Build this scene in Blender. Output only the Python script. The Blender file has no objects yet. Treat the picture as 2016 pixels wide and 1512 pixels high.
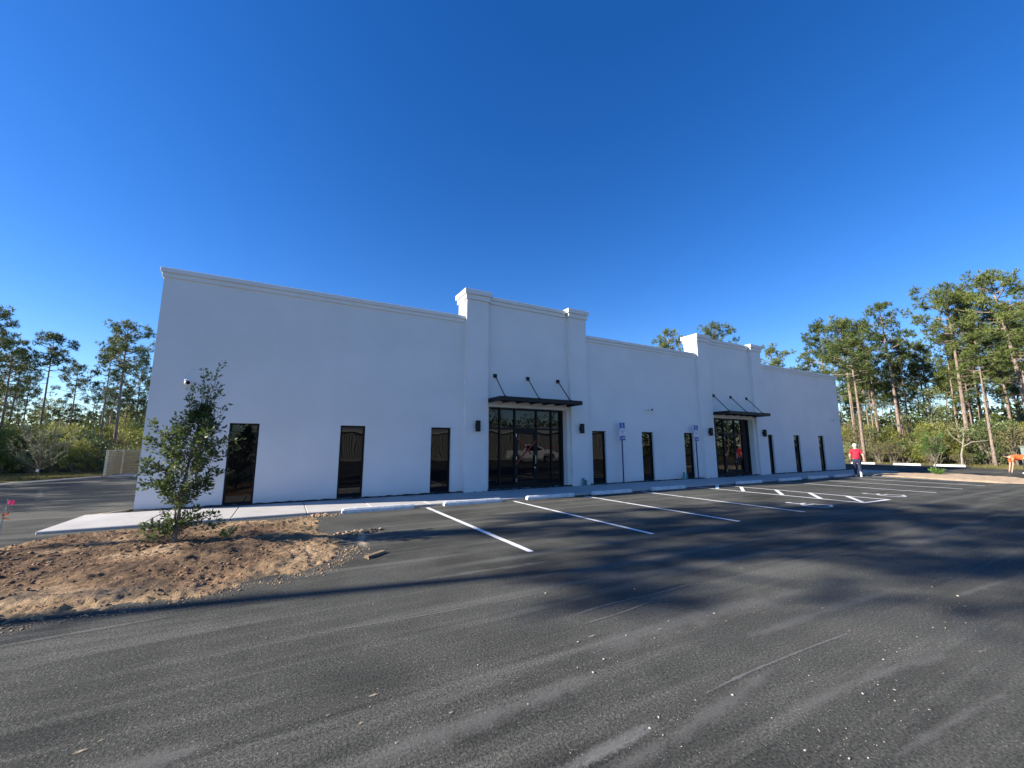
import bpy, bmesh, math, random
import numpy as np
from mathutils import Vector, Matrix

R = math.radians
random.seed(7)
rng = np.random.default_rng(11)
scene = bpy.context.scene
COL = scene.collection

# ------------------------------------------------------------------ camera
cam_d = bpy.data.cameras.new('camera')
cam = bpy.data.objects.new('camera', cam_d)
COL.objects.link(cam)
cam_d.sensor_width = 36.0
cam_d.lens = 36.0 * 806.7 / 2016.0
cam_d.clip_start = 0.05
cam_d.clip_end = 3000
fw = Vector((0.47780, 0.86544, 0.15072)).normalized()
rt = Vector((0.87554, -0.48314, -0.00135)).normalized()
up = rt.cross(fw).normalized()
rt = fw.cross(up).normalized()
cam.matrix_world = Matrix(((rt.x, up.x, -fw.x, 0.0), (rt.y, up.y, -fw.y, -14.03), (rt.z, up.z, -fw.z, 1.66), (0, 0, 0, 1)))
scene.camera = cam

# ------------------------------------------------------------------ sky, sun, exposure
SUN_EL = R(27.0)
SUN_AZ = R(14.0)          # sun stands towards -X, turned this much to +Y
world = bpy.data.worlds.new('World')
scene.world = world
world.use_nodes = True
wn = world.node_tree.nodes
wl = world.node_tree.links
wn.clear()
sky = wn.new('ShaderNodeTexSky')
sky.sky_type = 'NISHITA'
sky.sun_disc = False
sky.sun_elevation = SUN_EL
sky.sun_rotation = R(360 - 76.0)
sky.altitude = 600
sky.air_density = 1.0
sky.dust_density = 0.2
sky.ozone_density = 3.5
hs = wn.new('ShaderNodeHueSaturation')
hs.inputs['Saturation'].default_value = 1.31
hs.inputs['Hue'].default_value = 0.513
bgn = wn.new('ShaderNodeBackground')
bgn.inputs['Strength'].default_value = 0.097
wo = wn.new('ShaderNodeOutputWorld')
wl.new(sky.outputs[0], hs.inputs['Color'])
wl.new(hs.outputs[0], bgn.inputs['Color'])
wl.new(bgn.outputs[0], wo.inputs['Surface'])

sd = bpy.data.lights.new('sun', 'SUN')
sd.energy = 5.0
sd.angle = R(0.53)
sd.color = (1.0, 0.94, 0.84)
sun = bpy.data.objects.new('sun', sd)
COL.objects.link(sun)
svec = Vector((-math.cos(SUN_AZ) * math.cos(SUN_EL), math.sin(SUN_AZ) * math.cos(SUN_EL), math.sin(SUN_EL)))
sun.rotation_euler = svec.to_track_quat('Z', 'Y').to_euler()
sun.location = (-30, 10, 40)

scene.view_settings.view_transform = 'Standard'
scene.view_settings.look = 'None'
scene.view_settings.gamma = 1.0
scene.view_settings.use_curve_mapping = False
scene.view_settings.exposure = 1.15

# ------------------------------------------------------------------ materials
def new_mat(name):
    m = bpy.data.materials.new(name)
    m.use_nodes = True
    nt = m.node_tree
    nt.nodes.clear()
    out = nt.nodes.new('ShaderNodeOutputMaterial')
    b = nt.nodes.new('ShaderNodeBsdfPrincipled')
    nt.links.new(b.outputs[0], out.inputs['Surface'])
    return m, nt, b, out

def nd(nt, typ, **kw):
    n = nt.nodes.new(typ)
    for k, v in kw.items():
        if k in n.inputs.keys() if hasattr(n.inputs, 'keys') else False:
            n.inputs[k].default_value = v
        else:
            setattr(n, k, v)
    return n

def coords(nt, scale=(1, 1, 1), rot=(0, 0, 0)):
    tc = nt.nodes.new('ShaderNodeTexCoord')
    mp = nt.nodes.new('ShaderNodeMapping')
    mp.inputs['Scale'].default_value = scale
    mp.inputs['Rotation'].default_value = rot
    nt.links.new(tc.outputs['Object'], mp.inputs['Vector'])
    return mp.outputs[0]

def noise(nt, vec, scale, detail=4, rough=0.55, dist=0.0):
    n = nt.nodes.new('ShaderNodeTexNoise')
    n.inputs['Scale'].default_value = scale
    n.inputs['Detail'].default_value = detail
    n.inputs['Roughness'].default_value = rough
    n.inputs['Distortion'].default_value = dist
    if vec is not None:
        nt.links.new(vec, n.inputs['Vector'])
    return n.outputs['Fac']

def ramp(nt, fac, stops):
    n = nt.nodes.new('ShaderNodeValToRGB')
    el = n.color_ramp.elements
    while len(el) < len(stops):
        el.new(0.5)
    for e, (p, c) in zip(el, stops):
        e.position = p
        e.color = (c, c, c, 1) if not hasattr(c, '__len__') else (c[0], c[1], c[2], 1)
    nt.links.new(fac, n.inputs['Fac'])
    return n.outputs['Color']

def mixc(nt, fac, a, b, mode='MIX'):
    n = nt.nodes.new('ShaderNodeMix')
    n.data_type = 'RGBA'
    n.blend_type = mode
    ca, cb = n.inputs[6], n.inputs[7]
    if isinstance(fac, (int, float)):
        n.inputs[0].default_value = fac
    else:
        nt.links.new(fac, n.inputs[0])
    for s, v in ((ca, a), (cb, b)):
        if hasattr(v, '__len__'):
            s.default_value = (v[0], v[1], v[2], 1)
        else:
            nt.links.new(v, s)
    return n.outputs[2]

def math_n(nt, op, a, b=None, clamp=False):
    n = nt.nodes.new('ShaderNodeMath')
    n.operation = op
    n.use_clamp = clamp
    for i, v in enumerate((a, b)):
        if v is None:
            continue
        if isinstance(v, (int, float)):
            n.inputs[i].default_value = v
        else:
            nt.links.new(v, n.inputs[i])
    return n.outputs[0]

def bump(nt, b, height, strength, dist):
    n = nt.nodes.new('ShaderNodeBump')
    n.inputs['Strength'].default_value = strength
    n.inputs['Distance'].default_value = dist
    nt.links.new(height, n.inputs['Height'])
    nt.links.new(n.outputs[0], b.inputs['Normal'])

def simple(name, col, rough=0.6, metal=0.0, var=0.12, scale=6.0, spec=0.5, bmp=0.0, bscale=60, rot=(0, 0, 0), stretch=(1, 1, 1)):
    m, nt, b, o = new_mat(name)
    v = coords(nt, stretch, rot)
    f = noise(nt, v, scale, 5)
    lo = [c * (1 - var) for c in col]
    hi = [min(1, c * (1 + var)) for c in col]
    c = ramp(nt, f, [(0.3, lo), (0.7, hi)])
    nt.links.new(c, b.inputs['Base Color'])
    b.inputs['Roughness'].default_value = rough
    b.inputs['Metallic'].default_value = metal
    b.inputs['Specular IOR Level'].default_value = spec
    if bmp:
        bump(nt, b, noise(nt, v, bscale, 3), bmp, 0.02)
    return m

def mat_stucco():
    m, nt, b, o = new_mat('white_stucco')
    v = coords(nt)
    vs = coords(nt, (1.2, 1.2, 0.25))
    n1 = noise(nt, v, 0.6, 3)
    n2 = noise(nt, vs, 2.2, 5)
    n3 = noise(nt, v, 90, 2)
    c = ramp(nt, n1, [(0.3, (0.66, 0.655, 0.645)), (0.7, (0.725, 0.72, 0.71))])
    c = mixc(nt, math_n(nt, 'MULTIPLY', ramp(nt, n2, [(0.45, 0.0), (0.75, 1.0)]), 0.22), c, (0.68, 0.67, 0.66))
    # splash-back dirt just above the pavement
    tc = nt.nodes.new('ShaderNodeTexCoord')
    sp = nt.nodes.new('ShaderNodeSeparateXYZ')
    nt.links.new(tc.outputs['Object'], sp.inputs[0])
    hgt = math_n(nt, 'ADD', sp.outputs[2], math_n(nt, 'MULTIPLY', n2, 0.25))
    d = ramp(nt, hgt, [(0.12, 1.0), (0.42, 0.0)])
    c = mixc(nt, math_n(nt, 'MULTIPLY', d, 0.2), c, (0.50, 0.43, 0.36))
    nt.links.new(c, b.inputs['Base Color'])
    b.inputs['Roughness'].default_value = 0.85
    b.inputs['Specular IOR Level'].default_value = 0.25
    h = math_n(nt, 'ADD', math_n(nt, 'MULTIPLY', n3, 0.6), math_n(nt, 'MULTIPLY', noise(nt, v, 9, 3), 1.0))
    bump(nt, b, h, 0.25, 0.012)
    return m

def mat_asphalt():
    m, nt, b, o = new_mat('asphalt')
    v = coords(nt)
    big = noise(nt, v, 0.22, 4)
    mid = noise(nt, v, 1.1, 5, 0.6)
    tr = coords(nt, (0.10, 1.5, 1), (0, 0, R(3)))
    streak = noise(nt, tr, 1.5, 6, 0.62, 0.5)
    tr2 = coords(nt, (0.05, 3.4, 1), (0, 0, R(-2)))
    streak2 = noise(nt, tr2, 1.3, 6, 0.6, 0.4)
    fine = noise(nt, v, 55, 3, 0.7)
    fine2 = noise(nt, v, 170, 2, 0.6)
    c = ramp(nt, big, [(0.34, (0.036, 0.0355, 0.0305)), (0.66, (0.080, 0.078, 0.067))])
    c = mixc(nt, math_n(nt, 'MULTIPLY', ramp(nt, mid, [(0.42, 0.0), (0.70, 1.0)]), 0.5), c, (0.115, 0.111, 0.094))
    c = mixc(nt, math_n(nt, 'MULTIPLY', ramp(nt, streak, [(0.50, 0.0), (0.70, 1.0)]), 0.62), c, (0.168, 0.162, 0.137))
    c = mixc(nt, math_n(nt, 'MULTIPLY', ramp(nt, streak2, [(0.53, 0.0), (0.75, 1.0)]), 0.5), c, (0.130, 0.123, 0.102))
    g = ramp(nt, fine, [(0.32, 0.35), (0.50, 1.05), (0.66, 1.75)])
    c = mixc(nt, 0.85, c, g, 'MULTIPLY')
    vor = nt.nodes.new('ShaderNodeTexVoronoi')
    vor.inputs['Scale'].default_value = 75
    nt.links.new(v, vor.inputs['Vector'])
    sep = nt.nodes.new('ShaderNodeSeparateColor')
    nt.links.new(vor.outputs['Color'], sep.inputs[0])
    ch = math_n(nt, 'GREATER_THAN', sep.outputs[0], 0.91)
    near = math_n(nt, 'LESS_THAN', vor.outputs['Distance'], 0.32)
    chip = math_n(nt, 'MULTIPLY', math_n(nt, 'MULTIPLY', ch, near), ramp(nt, mid, [(0.35, 0.15), (0.6, 0.75)]))
    c = mixc(nt, chip, c, (0.34, 0.32, 0.28))
    nt.links.new(c, b.inputs['Base Color'])
    b.inputs['Roughness'].default_value = 0.95
    b.inputs['Specular IOR Level'].default_value = 0.12
    h = math_n(nt, 'ADD', fine, math_n(nt, 'MULTIPLY', fine2, 0.5))
    bump(nt, b, h, 0.85, 0.012)
    return m

def mat_concrete(name, col, joint=False):
    m, nt, b, o = new_mat(name)
    v = coords(nt)
    n1 = noise(nt, v, 1.3, 5, 0.6)
    n2 = noise(nt, v, 14, 4)
    c = ramp(nt, n1, [(0.3, [x * 0.86 for x in col]), (0.7, [min(1, x * 1.08) for x in col])])
    c = mixc(nt, math_n(nt, 'MULTIPLY', ramp(nt, n2, [(0.5, 0.0), (0.75, 1.0)]), 0.25), c, [x * 0.7 for x in col])
    nt.links.new(c, b.inputs['Base Color'])
    b.inputs['Roughness'].default_value = 0.85
    b.inputs['Specular IOR Level'].default_value = 0.3
    bump(nt, b, noise(nt, v, 80, 3), 0.25, 0.006)
    return m

def mat_paint():
    m, nt, b, o = new_mat('road_paint')
    v = coords(nt)
    w = ramp(nt, noise(nt, v, 38, 5, 0.75), [(0.30, 0.0), (0.42, 1.0)])
    c = mixc(nt, w, (0.22, 0.21, 0.20), (0.78, 0.77, 0.74))
    c = mixc(nt, math_n(nt, 'MULTIPLY', ramp(nt, noise(nt, v, 2.2, 4), [(0.5, 0.0), (0.75, 1.0)]), 0.25), c, (0.52, 0.49, 0.44))
    nt.links.new(c, b.inputs['Base Color'])
    b.inputs['Roughness'].default_value = 0.7
    bump(nt, b, noise(nt, v, 60, 3), 0.4, 0.008)
    return m

def mat_soil():
    m, nt, b, o = new_mat('dug_soil')
    v = coords(nt)
    n1 = noise(nt, v, 0.75, 5, 0.6, 0.4)
    n2 = noise(nt, v, 4.5, 6, 0.7)
    n3 = noise(nt, v, 26, 5, 0.75)
    c = ramp(nt, n1, [(0.38, (0.50, 0.345, 0.20)), (0.46, (0.28, 0.175, 0.098)), (0.55, (0.12, 0.078, 0.050)), (0.66, (0.30, 0.165, 0.088))])
    c = mixc(nt, math_n(nt, 'MULTIPLY', ramp(nt, n2, [(0.48, 0.0), (0.66, 1.0)]), 0.5), c, (0.075, 0.048, 0.030))
    c = mixc(nt, math_n(nt, 'MULTIPLY', ramp(nt, n3, [(0.52, 0.0), (0.70, 1.0)]), 0.45), c, (0.40, 0.27, 0.15))
    # sandier towards the rim, where the "rim" attribute is high
    at = nt.nodes.new('ShaderNodeAttribute')
    at.attribute_name = 'rim'
    rm = math_n(nt, 'MULTIPLY', at.outputs['Fac'], ramp(nt, n2, [(0.3, 0.35), (0.6, 1.0)]))
    c = mixc(nt, rm, c, (0.56, 0.38, 0.205))
    nt.links.new(c, b.inputs['Base Color'])
    b.inputs['Roughness'].default_value = 0.95
    b.inputs['Specular IOR Level'].default_value = 0.15
    bump(nt, b, math_n(nt, 'ADD', n3, n2), 1.0, 0.05)
    return m

def mat_ground():
    m, nt, b, o = new_mat('rough_ground')
    v = coords(nt)
    n1 = noise(nt, v, 0.35, 5, 0.6)
    n2 = noise(nt, v, 6, 6, 0.7)
    c = ramp(nt, n1, [(0.35, (0.20, 0.16, 0.085)), (0.5, (0.12, 0.115, 0.045)), (0.65, (0.23, 0.165, 0.09))])
    c = mixc(nt, math_n(nt, 'MULTIPLY', n2, 0.5), c, (0.06, 0.055, 0.025))
    nt.links.new(c, b.inputs['Base Color'])
    b.inputs['Roughness'].default_value = 0.95
    b.inputs['Specular IOR Level'].default_value = 0.1
    bump(nt, b, n2, 0.8, 0.06)
    return m

def mat_glass():
    m, nt, b, o = new_mat('tinted_glass')
    v = coords(nt)
    b.inputs['Base Color'].default_value = (0.004, 0.0045, 0.005, 1)
    b.inputs['Roughness'].default_value = 0.015
    b.inputs['IOR'].default_value = 1.46
    b.inputs['Specular IOR Level'].default_value = 0.42
    # rolled panes bow a little, so reflections waver
    bump(nt, b, noise(nt, v, 1.6, 1, 0.3), 0.24, 0.012)
    return m

def mat_leaf(name, dark, light, rough=0.45, trans=0.25, nscale=3.0, spec=0.4):
    m, nt, b, o = new_mat(name)
    v = coords(nt)
    oi = nt.nodes.new('ShaderNodeObjectInfo')
    n1 = noise(nt, v, nscale, 3, 0.7)
    f = math_n(nt, 'ADD', math_n(nt, 'MULTIPLY', n1, 0.75), math_n(nt, 'MULTIPLY', oi.outputs['Random'], 0.25))
    c = ramp(nt, f, [(0.32, dark), (0.68, light)])
    nt.links.new(c, b.inputs['Base Color'])
    b.inputs['Roughness'].default_value = rough
    b.inputs['Specular IOR Level'].default_value = spec
    t = nt.nodes.new('ShaderNodeBsdfTranslucent')
    nt.links.new(c, t.inputs['Color'])
    mx = nt.nodes.new('ShaderNodeMixShader')
    mx.inputs[0].default_value = trans
    nt.links.new(b.outputs[0], mx.inputs[1])
    nt.links.new(t.outputs[0], mx.inputs[2])
    nt.links.new(mx.outputs[0], o.inputs['Surface'])
    return m

def mat_bark(name, a, bcol):
    m, nt, b, o = new_mat(name)
    v = coords(nt, (9, 9, 2.2))
    n1 = noise(nt, v, 1.6, 5, 0.7)
    c = ramp(nt, n1, [(0.35, a), (0.62, bcol)])
    nt.links.new(c, b.inputs['Base Color'])
    b.inputs['Roughness'].default_value = 0.9
    b.inputs['Specular IOR Level'].default_value = 0.15
    bump(nt, b, n1, 0.8, 0.03)
    return m

def mat_dust(name, col, amount=0.8):
    # thin loose film lying on the asphalt: fades out towards the rim of each patch (uv.y = 0 rim, 1 middle)
    m, nt, b, o = new_mat(name)
    v = coords(nt)
    uv = nt.nodes.new('ShaderNodeUVMap')
    sp = nt.nodes.new('ShaderNodeSeparateXYZ')
    nt.links.new(uv.outputs[0], sp.inputs[0])
    n1 = noise(nt, v, 48, 6, 0.85)
    n2 = noise(nt, v, 3.2, 5, 0.7, 0.6)
    f = math_n(nt, 'ADD', n1, math_n(nt, 'MULTIPLY', math_n(nt, 'SUBTRACT', n2, 0.15), 0.9))
    f = math_n(nt, 'ADD', f, math_n(nt, 'MULTIPLY', math_n(nt, 'SUBTRACT', sp.outputs[1], 0.5), 0.9))
    a = ramp(nt, math_n(nt, 'MULTIPLY', f, 0.5), [(0.46, 0.0), (0.62, amount)])
    b.inputs['Base Color'].default_value = (*col, 1)
    b.inputs['Roughness'].default_value = 0.95
    tr = nt.nodes.new('ShaderNodeBsdfTransparent')
    mx = nt.nodes.new('ShaderNodeMixShader')
    nt.links.new(a, mx.inputs[0])
    nt.links.new(tr.outputs[0], mx.inputs[1])
    nt.links.new(b.outputs[0], mx.inputs[2])
    nt.links.new(mx.outputs[0], o.inputs['Surface'])
    return m

M = dict(
    stucco=mat_stucco(), asphalt=mat_asphalt(), glass=mat_glass(), soil=mat_soil(), ground=mat_ground(), paint=mat_paint(),
    concrete=mat_concrete('pale_concrete', (0.46, 0.43, 0.39)),
    stop=simple('painted_concrete', (0.66, 0.65, 0.63), 0.75, var=0.22, scale=9, bmp=0.3),
    bronze=simple('dark_bronze', (0.007, 0.007, 0.0075), 0.55, 0.0, var=0.2, spec=0.25),
    black=simple('black_steel', (0.007, 0.007, 0.008), 0.5, 0.0, var=0.2, spec=0.3),
    white=simple('white_plastic', (0.75, 0.75, 0.74), 0.4, var=0.04),
    lens=simple('dark_lens', (0.01, 0.01, 0.012), 0.1, var=0.1),
    steel=simple('brushed_steel', (0.62, 0.62, 0.62), 0.3, 0.9, var=0.08),
    red=simple('red_tape', (0.30, 0.02, 0.02), 0.6),
    blue=simple('sign_blue', (0.010, 0.045, 0.30), 0.4, var=0.05),
    bluepost=simple('blue_painted_steel', (0.008, 0.022, 0.12), 0.45, var=0.15),
    signwhite=simple('sign_white', (0.78, 0.78, 0.78), 0.4, var=0.03),
    teal=simple('teal_pvc', (0.02, 0.20, 0.20), 0.45, var=0.1),
    roof=simple('roof_membrane', (0.35, 0.35, 0.35), 0.8),
    strip=simple('black_base_dirt', (0.02, 0.017, 0.015), 0.95, var=0.5, scale=20, bmp=0.8),
    wood=simple('weathered_pine', (0.34, 0.29, 0.17), 0.8, var=0.35, scale=3, stretch=(1, 1, 14), bmp=0.3, bscale=8),
    wood2=simple('pale_trim_board', (0.48, 0.44, 0.36), 0.8, var=0.25, scale=3, stretch=(8, 8, 1)),
    offcut=simple('lumber_offcut', (0.22, 0.155, 0.09), 0.8, var=0.3, scale=8),
    sand=simple('loose_sand', (0.45, 0.32, 0.20), 0.95, var=0.25, scale=5, bmp=0.5, bscale=30),
    clod=simple('soil_clod', (0.21, 0.132, 0.078), 0.95, var=0.5, scale=2.5),
    clod_sand=simple('sandy_clod', (0.40, 0.265, 0.15), 0.95, var=0.3, scale=4),
    stone=simple('limestone_chip', (0.36, 0.32, 0.26), 0.85, var=0.3, scale=9),
    pine=mat_leaf('pine_needles', (0.040, 0.072, 0.018), (0.175, 0.203, 0.048), 0.5, 0.14, 1.3),
    pine_bg=mat_leaf('far_foliage', (0.040, 0.066, 0.020), (0.12, 0.145, 0.04), 0.6, 0.2, 0.4),
    shrub=mat_leaf('shrub_leaves', (0.13, 0.155, 0.030), (0.38, 0.37, 0.085), 0.45, 0.42, 1.1),
    shrub2=mat_leaf('waxy_shrub_leaves', (0.075, 0.11, 0.035), (0.30, 0.32, 0.13), 0.4, 0.2, 1.3, 0.5),
    shrub3=mat_leaf('dry_scrub_leaves', (0.13, 0.115, 0.045), (0.30, 0.25, 0.11), 0.6, 0.25, 1.3),
    oak=mat_leaf('glossy_oak_leaves', (0.070, 0.105, 0.028), (0.29, 0.31, 0.12), 0.42, 0.38, 5.0, 0.4),
    fresh=mat_leaf('fresh_green_leaves', (0.05, 0.12, 0.02), (0.13, 0.24, 0.04), 0.45, 0.3, 2.0),
    willow=mat_leaf('grey_green_leaves', (0.16, 0.175, 0.09), (0.34, 0.35, 0.20), 0.5, 0.3, 2.0),
    bark=mat_bark('pine_bark', (0.11, 0.078, 0.058), (0.36, 0.275, 0.215)),
    twig=mat_bark('grey_twig_bark', (0.10, 0.08, 0.06), (0.26, 0.22, 0.17)),
    grass=mat_leaf('verge_grass', (0.09, 0.10, 0.025), (0.24, 0.20, 0.07), 0.6, 0.3, 1.0),
    skin=simple('skin', (0.52, 0.30, 0.21), 0.5, var=0.06),
    shirt_red=simple('red_cotton', (0.42, 0.012, 0.035), 0.8, var=0.12, scale=14, bmp=0.4, bscale=14),
    shirt_orange=simple('orange_cotton', (0.80, 0.13, 0.025), 0.8, var=0.1, scale=14),
    denim=simple('dark_denim', (0.022, 0.028, 0.060), 0.85, var=0.25, scale=20),
    hair_white=simple('white_hair', (0.72, 0.70, 0.68), 0.7, var=0.1, scale=40),
    hair_dark=simple('dark_hair', (0.02, 0.014, 0.01), 0.6, var=0.2, scale=40),
    shoe=simple('white_trainer', (0.68, 0.68, 0.67), 0.6, var=0.08),
    sole=simple('dark_sole', (0.03, 0.03, 0.03), 0.8),
    pink=simple('pink_flagging', (0.75, 0.09, 0.28), 0.6, var=0.1),
    orangef=simple('orange_flagging', (0.80, 0.22, 0.06), 0.6, var=0.1),
    stake=simple('pine_lath', (0.60, 0.52, 0.38), 0.8, var=0.15),
    green_box=simple('transformer_green', (0.16, 0.20, 0.17), 0.5, var=0.05),
    siding=simple('tan_metal_siding', (0.26, 0.25, 0.21), 0.5, var=0.06),
    trim=simple('white_metal_trim', (0.45, 0.44, 0.42), 0.5, var=0.04),
    truck=simple('white_car_paint', (0.75, 0.75, 0.76), 0.25, var=0.03),
    tyre=simple('tyre_rubber', (0.018, 0.018, 0.018), 0.85),
    tag=simple('white_red_tag', (0.75, 0.70, 0.68), 0.6),
    dust=mat_dust('pale_dust', (0.22, 0.21, 0.19), 0.55),
    faint=mat_dust('faint_dust', (0.20, 0.19, 0.17), 0.36),
    sandfilm=mat_dust('sand_film', (0.42, 0.33, 0.23), 0.9),
)

# ------------------------------------------------------------------ helpers
def link(name, mesh, mat=None, parent=None, loc=None):
    o = bpy.data.objects.new(name, mesh)
    COL.objects.link(o)
    if mat is not None and mesh is not None and len(mesh.materials) == 0:
        mesh.materials.append(mat)
    if parent is not None:
        o.parent = parent
    if loc is not None:
        o.location = loc
    return o

def bm_link(name, bm, mat, parent=None, smooth=False, loc=None):
    bmesh.ops.recalc_face_normals(bm, faces=bm.faces)
    me = bpy.data.meshes.new(name)
    bm.to_mesh(me)
    bm.free()
    if smooth:
        me.polygons.foreach_set('use_smooth', [True] * len(me.polygons))
    return link(name, me, mat, parent, loc)

def tag(o, label=None, cat=None, group=None, kind=None):
    if label: o['label'] = label
    if cat: o['category'] = cat
    if group: o['group'] = group
    if kind: o['kind'] = kind
    return o

def empty(name, loc=(0, 0, 0), rz=0.0):
    o = bpy.data.objects.new(name, None)
    COL.objects.link(o)
    o.location = loc
    o.rotation_euler = (0, 0, rz)
    o.empty_display_size = 0.2
    return o

def copy_tree(o, parent=None):
    c = o.copy()
    COL.objects.link(c)
    if parent is not None:
        c.parent = parent
    for ch in list(o.children):
        copy_tree(ch, c)
    return c

def box(bm, x0, x1, y0, y1, z0, z1, bev=0.0):
    r = bmesh.ops.create_cube(bm, size=1.0, matrix=Matrix.Translation(((x0 + x1) / 2, (y0 + y1) / 2, (z0 + z1) / 2)) @ Matrix.Diagonal((abs(x1 - x0), abs(y1 - y0), abs(z1 - z0), 1)))
    if bev > 0:
        vs = set(r['verts'])
        ed = [e for e in bm.edges if e.verts[0] in vs and e.verts[1] in vs]
        bmesh.ops.bevel(bm, geom=ed, offset=bev, segments=1, affect='EDGES')
    return r['verts']

def box_obj(name, dims, mat, parent=None, bev=0.0):
    bm = bmesh.new()
    box(bm, *dims, bev=bev)
    return bm_link(name, bm, mat, parent)

def tube(bm, pts, radii, n=6, cap=True):
    pts = [Vector(p) for p in pts]
    if not hasattr(radii, '__len__'):
        radii = [radii] * len(pts)
    rings = []
    for i, p in enumerate(pts):
        d = (pts[min(i + 1, len(pts) - 1)] - pts[max(i - 1, 0)]).normalized()
        a = d.orthogonal().normalized() if i == 0 else (rings_a - d * rings_a.dot(d)).normalized()
        rings_a = a
        b = d.cross(a)
        rings.append([bm.verts.new(p + (a * math.cos(2 * math.pi * k / n) + b * math.sin(2 * math.pi * k / n)) * radii[i]) for k in range(n)])
    for r0, r1 in zip(rings, rings[1:]):
        for k in range(n):
            bm.faces.new((r0[k], r0[(k + 1) % n], r1[(k + 1) % n], r1[k]))
    if cap:
        bm.faces.new(rings[0][::-1])
        bm.faces.new(rings[-1])

def np_mesh(name, V, F):
    """V (n,3) verts, F (m,k) faces"""
    me = bpy.data.meshes.new(name)
    V = np.asarray(V, dtype=np.float32); F = np.asarray(F, dtype=np.int32)
    k = F.shape[1]
    me.vertices.add(len(V)); me.vertices.foreach_set('co', V.ravel())
    me.loops.add(F.size); me.loops.foreach_set('vertex_index', F.ravel())
    me.polygons.add(len(F))
    me.polygons.foreach_set('loop_start', np.arange(0, F.size, k, dtype=np.int32))
    me.polygons.foreach_set('loop_total', np.full(len(F), k, dtype=np.int32))
    me.update(calc_edges=True)
    me.validate()
    return me

def polyface(bm, pts, z):
    return bm.faces.new([bm.verts.new((p[0], p[1], z if len(p) < 3 else p[2])) for p in pts])

def ribbon(bm, pts, w, z, thick=0.0):
    """flat ribbon along a polyline, mitred"""
    P = [Vector((p[0], p[1], 0)) for p in pts]
    L, Rr = [], []
    for i, p in enumerate(P):
        d0 = (P[i] - P[i - 1]).normalized() if i > 0 else (P[1] - P[0]).normalized()
        d1 = (P[i + 1] - P[i]).normalized() if i < len(P) - 1 else d0
        n0 = Vector((-d0.y, d0.x, 0)); n1 = Vector((-d1.y, d1.x, 0))
        n = (n0 + n1)
        n = n.normalized() / max(0.4, n.normalized().dot(n0)) if n.length > 1e-6 else n0
        L.append(bm.verts.new((p.x + n.x * w / 2, p.y + n.y * w / 2, z)))
        Rr.append(bm.verts.new((p.x - n.x * w / 2, p.y - n.y * w / 2, z)))
    for i in range(len(P) - 1):
        bm.faces.new((L[i], Rr[i], Rr[i + 1], L[i + 1]))

# ================================================================== SETTING: ground, asphalt, pavement
GZ = -0.06
bm = bmesh.new()
polyface(bm, [(-1500, -1500), (1500, -1500), (1500, 1500), (-1500, 1500)], GZ)
g = bm_link('ground', bm, M['ground'])
tag(g, kind='structure')

bm = bmesh.new()
polyface(bm, [(-14, -42), (42.3, -42), (42.3, -0.14), (-14, -0.14)], 0.0)
polyface(bm, [(-14, -0.14), (-3.45, -0.14), (-3.45, 18.0), (-8.75, 18.0), (-10.9, 13.2), (-12.6, 9.0), (-14, 4.5)], 0.0)
polyface(bm, [(33.95, -0.14), (42.3, -0.14), (48.9, -0.14), (48.9, 22), (33.95, 22)], 0.0)
polyface(bm, [(42.3, -42), (45.0, -42), (45.4, -4.6), (48.9, -2.9), (48.9, -0.14), (42.3, -0.14)], 0.0)
bmesh.ops.remove_doubles(bm, verts=bm.verts, dist=0.001)
a = bm_link('asphalt_lot', bm, M['asphalt'])
tag(a, kind='structure')

# concrete pad of the bin enclosure
p = box_obj('concrete_pad', (-8.7, -3.5, 18.0, 20.7, -0.05, 0.03), M['concrete'])
tag(p, kind='structure')
# low concrete kerb along the left drive
bm = bmesh.new()
kp = [(-14.6, 4.4), (-12.75, 9.1), (-11.02, 13.28), (-8.95, 17.95)]
for q0, q1 in zip(kp, kp[1:]):
    q0 = Vector((*q0, 0)); q1 = Vector((*q1, 0))
    d = (q1 - q0).normalized(); n = Vector((-d.y, d.x, 0)) * 0.075
    vs = [bm.verts.new(q + s * n + Vector((0, 0, zz))) for q in (q0, q1) for zz in (-0.05, 0.055) for s in (-1, 1)]
    for f in ((0, 1, 3, 2), (4, 6, 7, 5), (0, 2, 6, 4), (1, 5, 7, 3), (2, 3, 7, 6), (0, 4, 5, 1)):
        bm.faces.new([vs[i] for i in f])
k = bm_link('kerb', bm, M['concrete'])
tag(k, kind='structure')

# pavement in front of the building: one slab per part
walk = empty('pavement')
tag(walk, kind='structure')
sw = 1.56
xs = [-4.05]
while xs[-1] < 34.3:
    xs.append(xs[-1] + sw)
for i in range(len(xs) - 1):
    bm = bmesh.new()
    j = random.uniform(-0.002, 0.002)
    vs = box(bm, xs[i] + 0.006, xs[i + 1] - 0.006, -2.44, -0.17, -0.04, 0.055 + j, bev=0.012)
    s = bm_link('slab', bm, M['concrete'], walk)
# strip of black dirt left between the wall foot and the slabs
bm = bmesh.new()
n = 330
prev = None
for i in range(n + 1):
    x = -3.2 + 37.1 * i / n
    w = 0.165 + (0.05 * random.random() if random.random() < 0.3 else 0)
    zt = 0.058 + 0.030 * random.random()
    row = [bm.verts.new((x, -w, 0.0585)), bm.verts.new((x, -w * 0.6, zt)), bm.verts.new((x, -0.002, zt + 0.012))]
    if prev:
        for q in range(2):
            bm.faces.new((prev[q], row[q], row[q + 1], prev[q + 1]))
    prev = row
s = bm_link('base_dirt', bm, M['strip'])
tag(s, kind='stuff')

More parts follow.
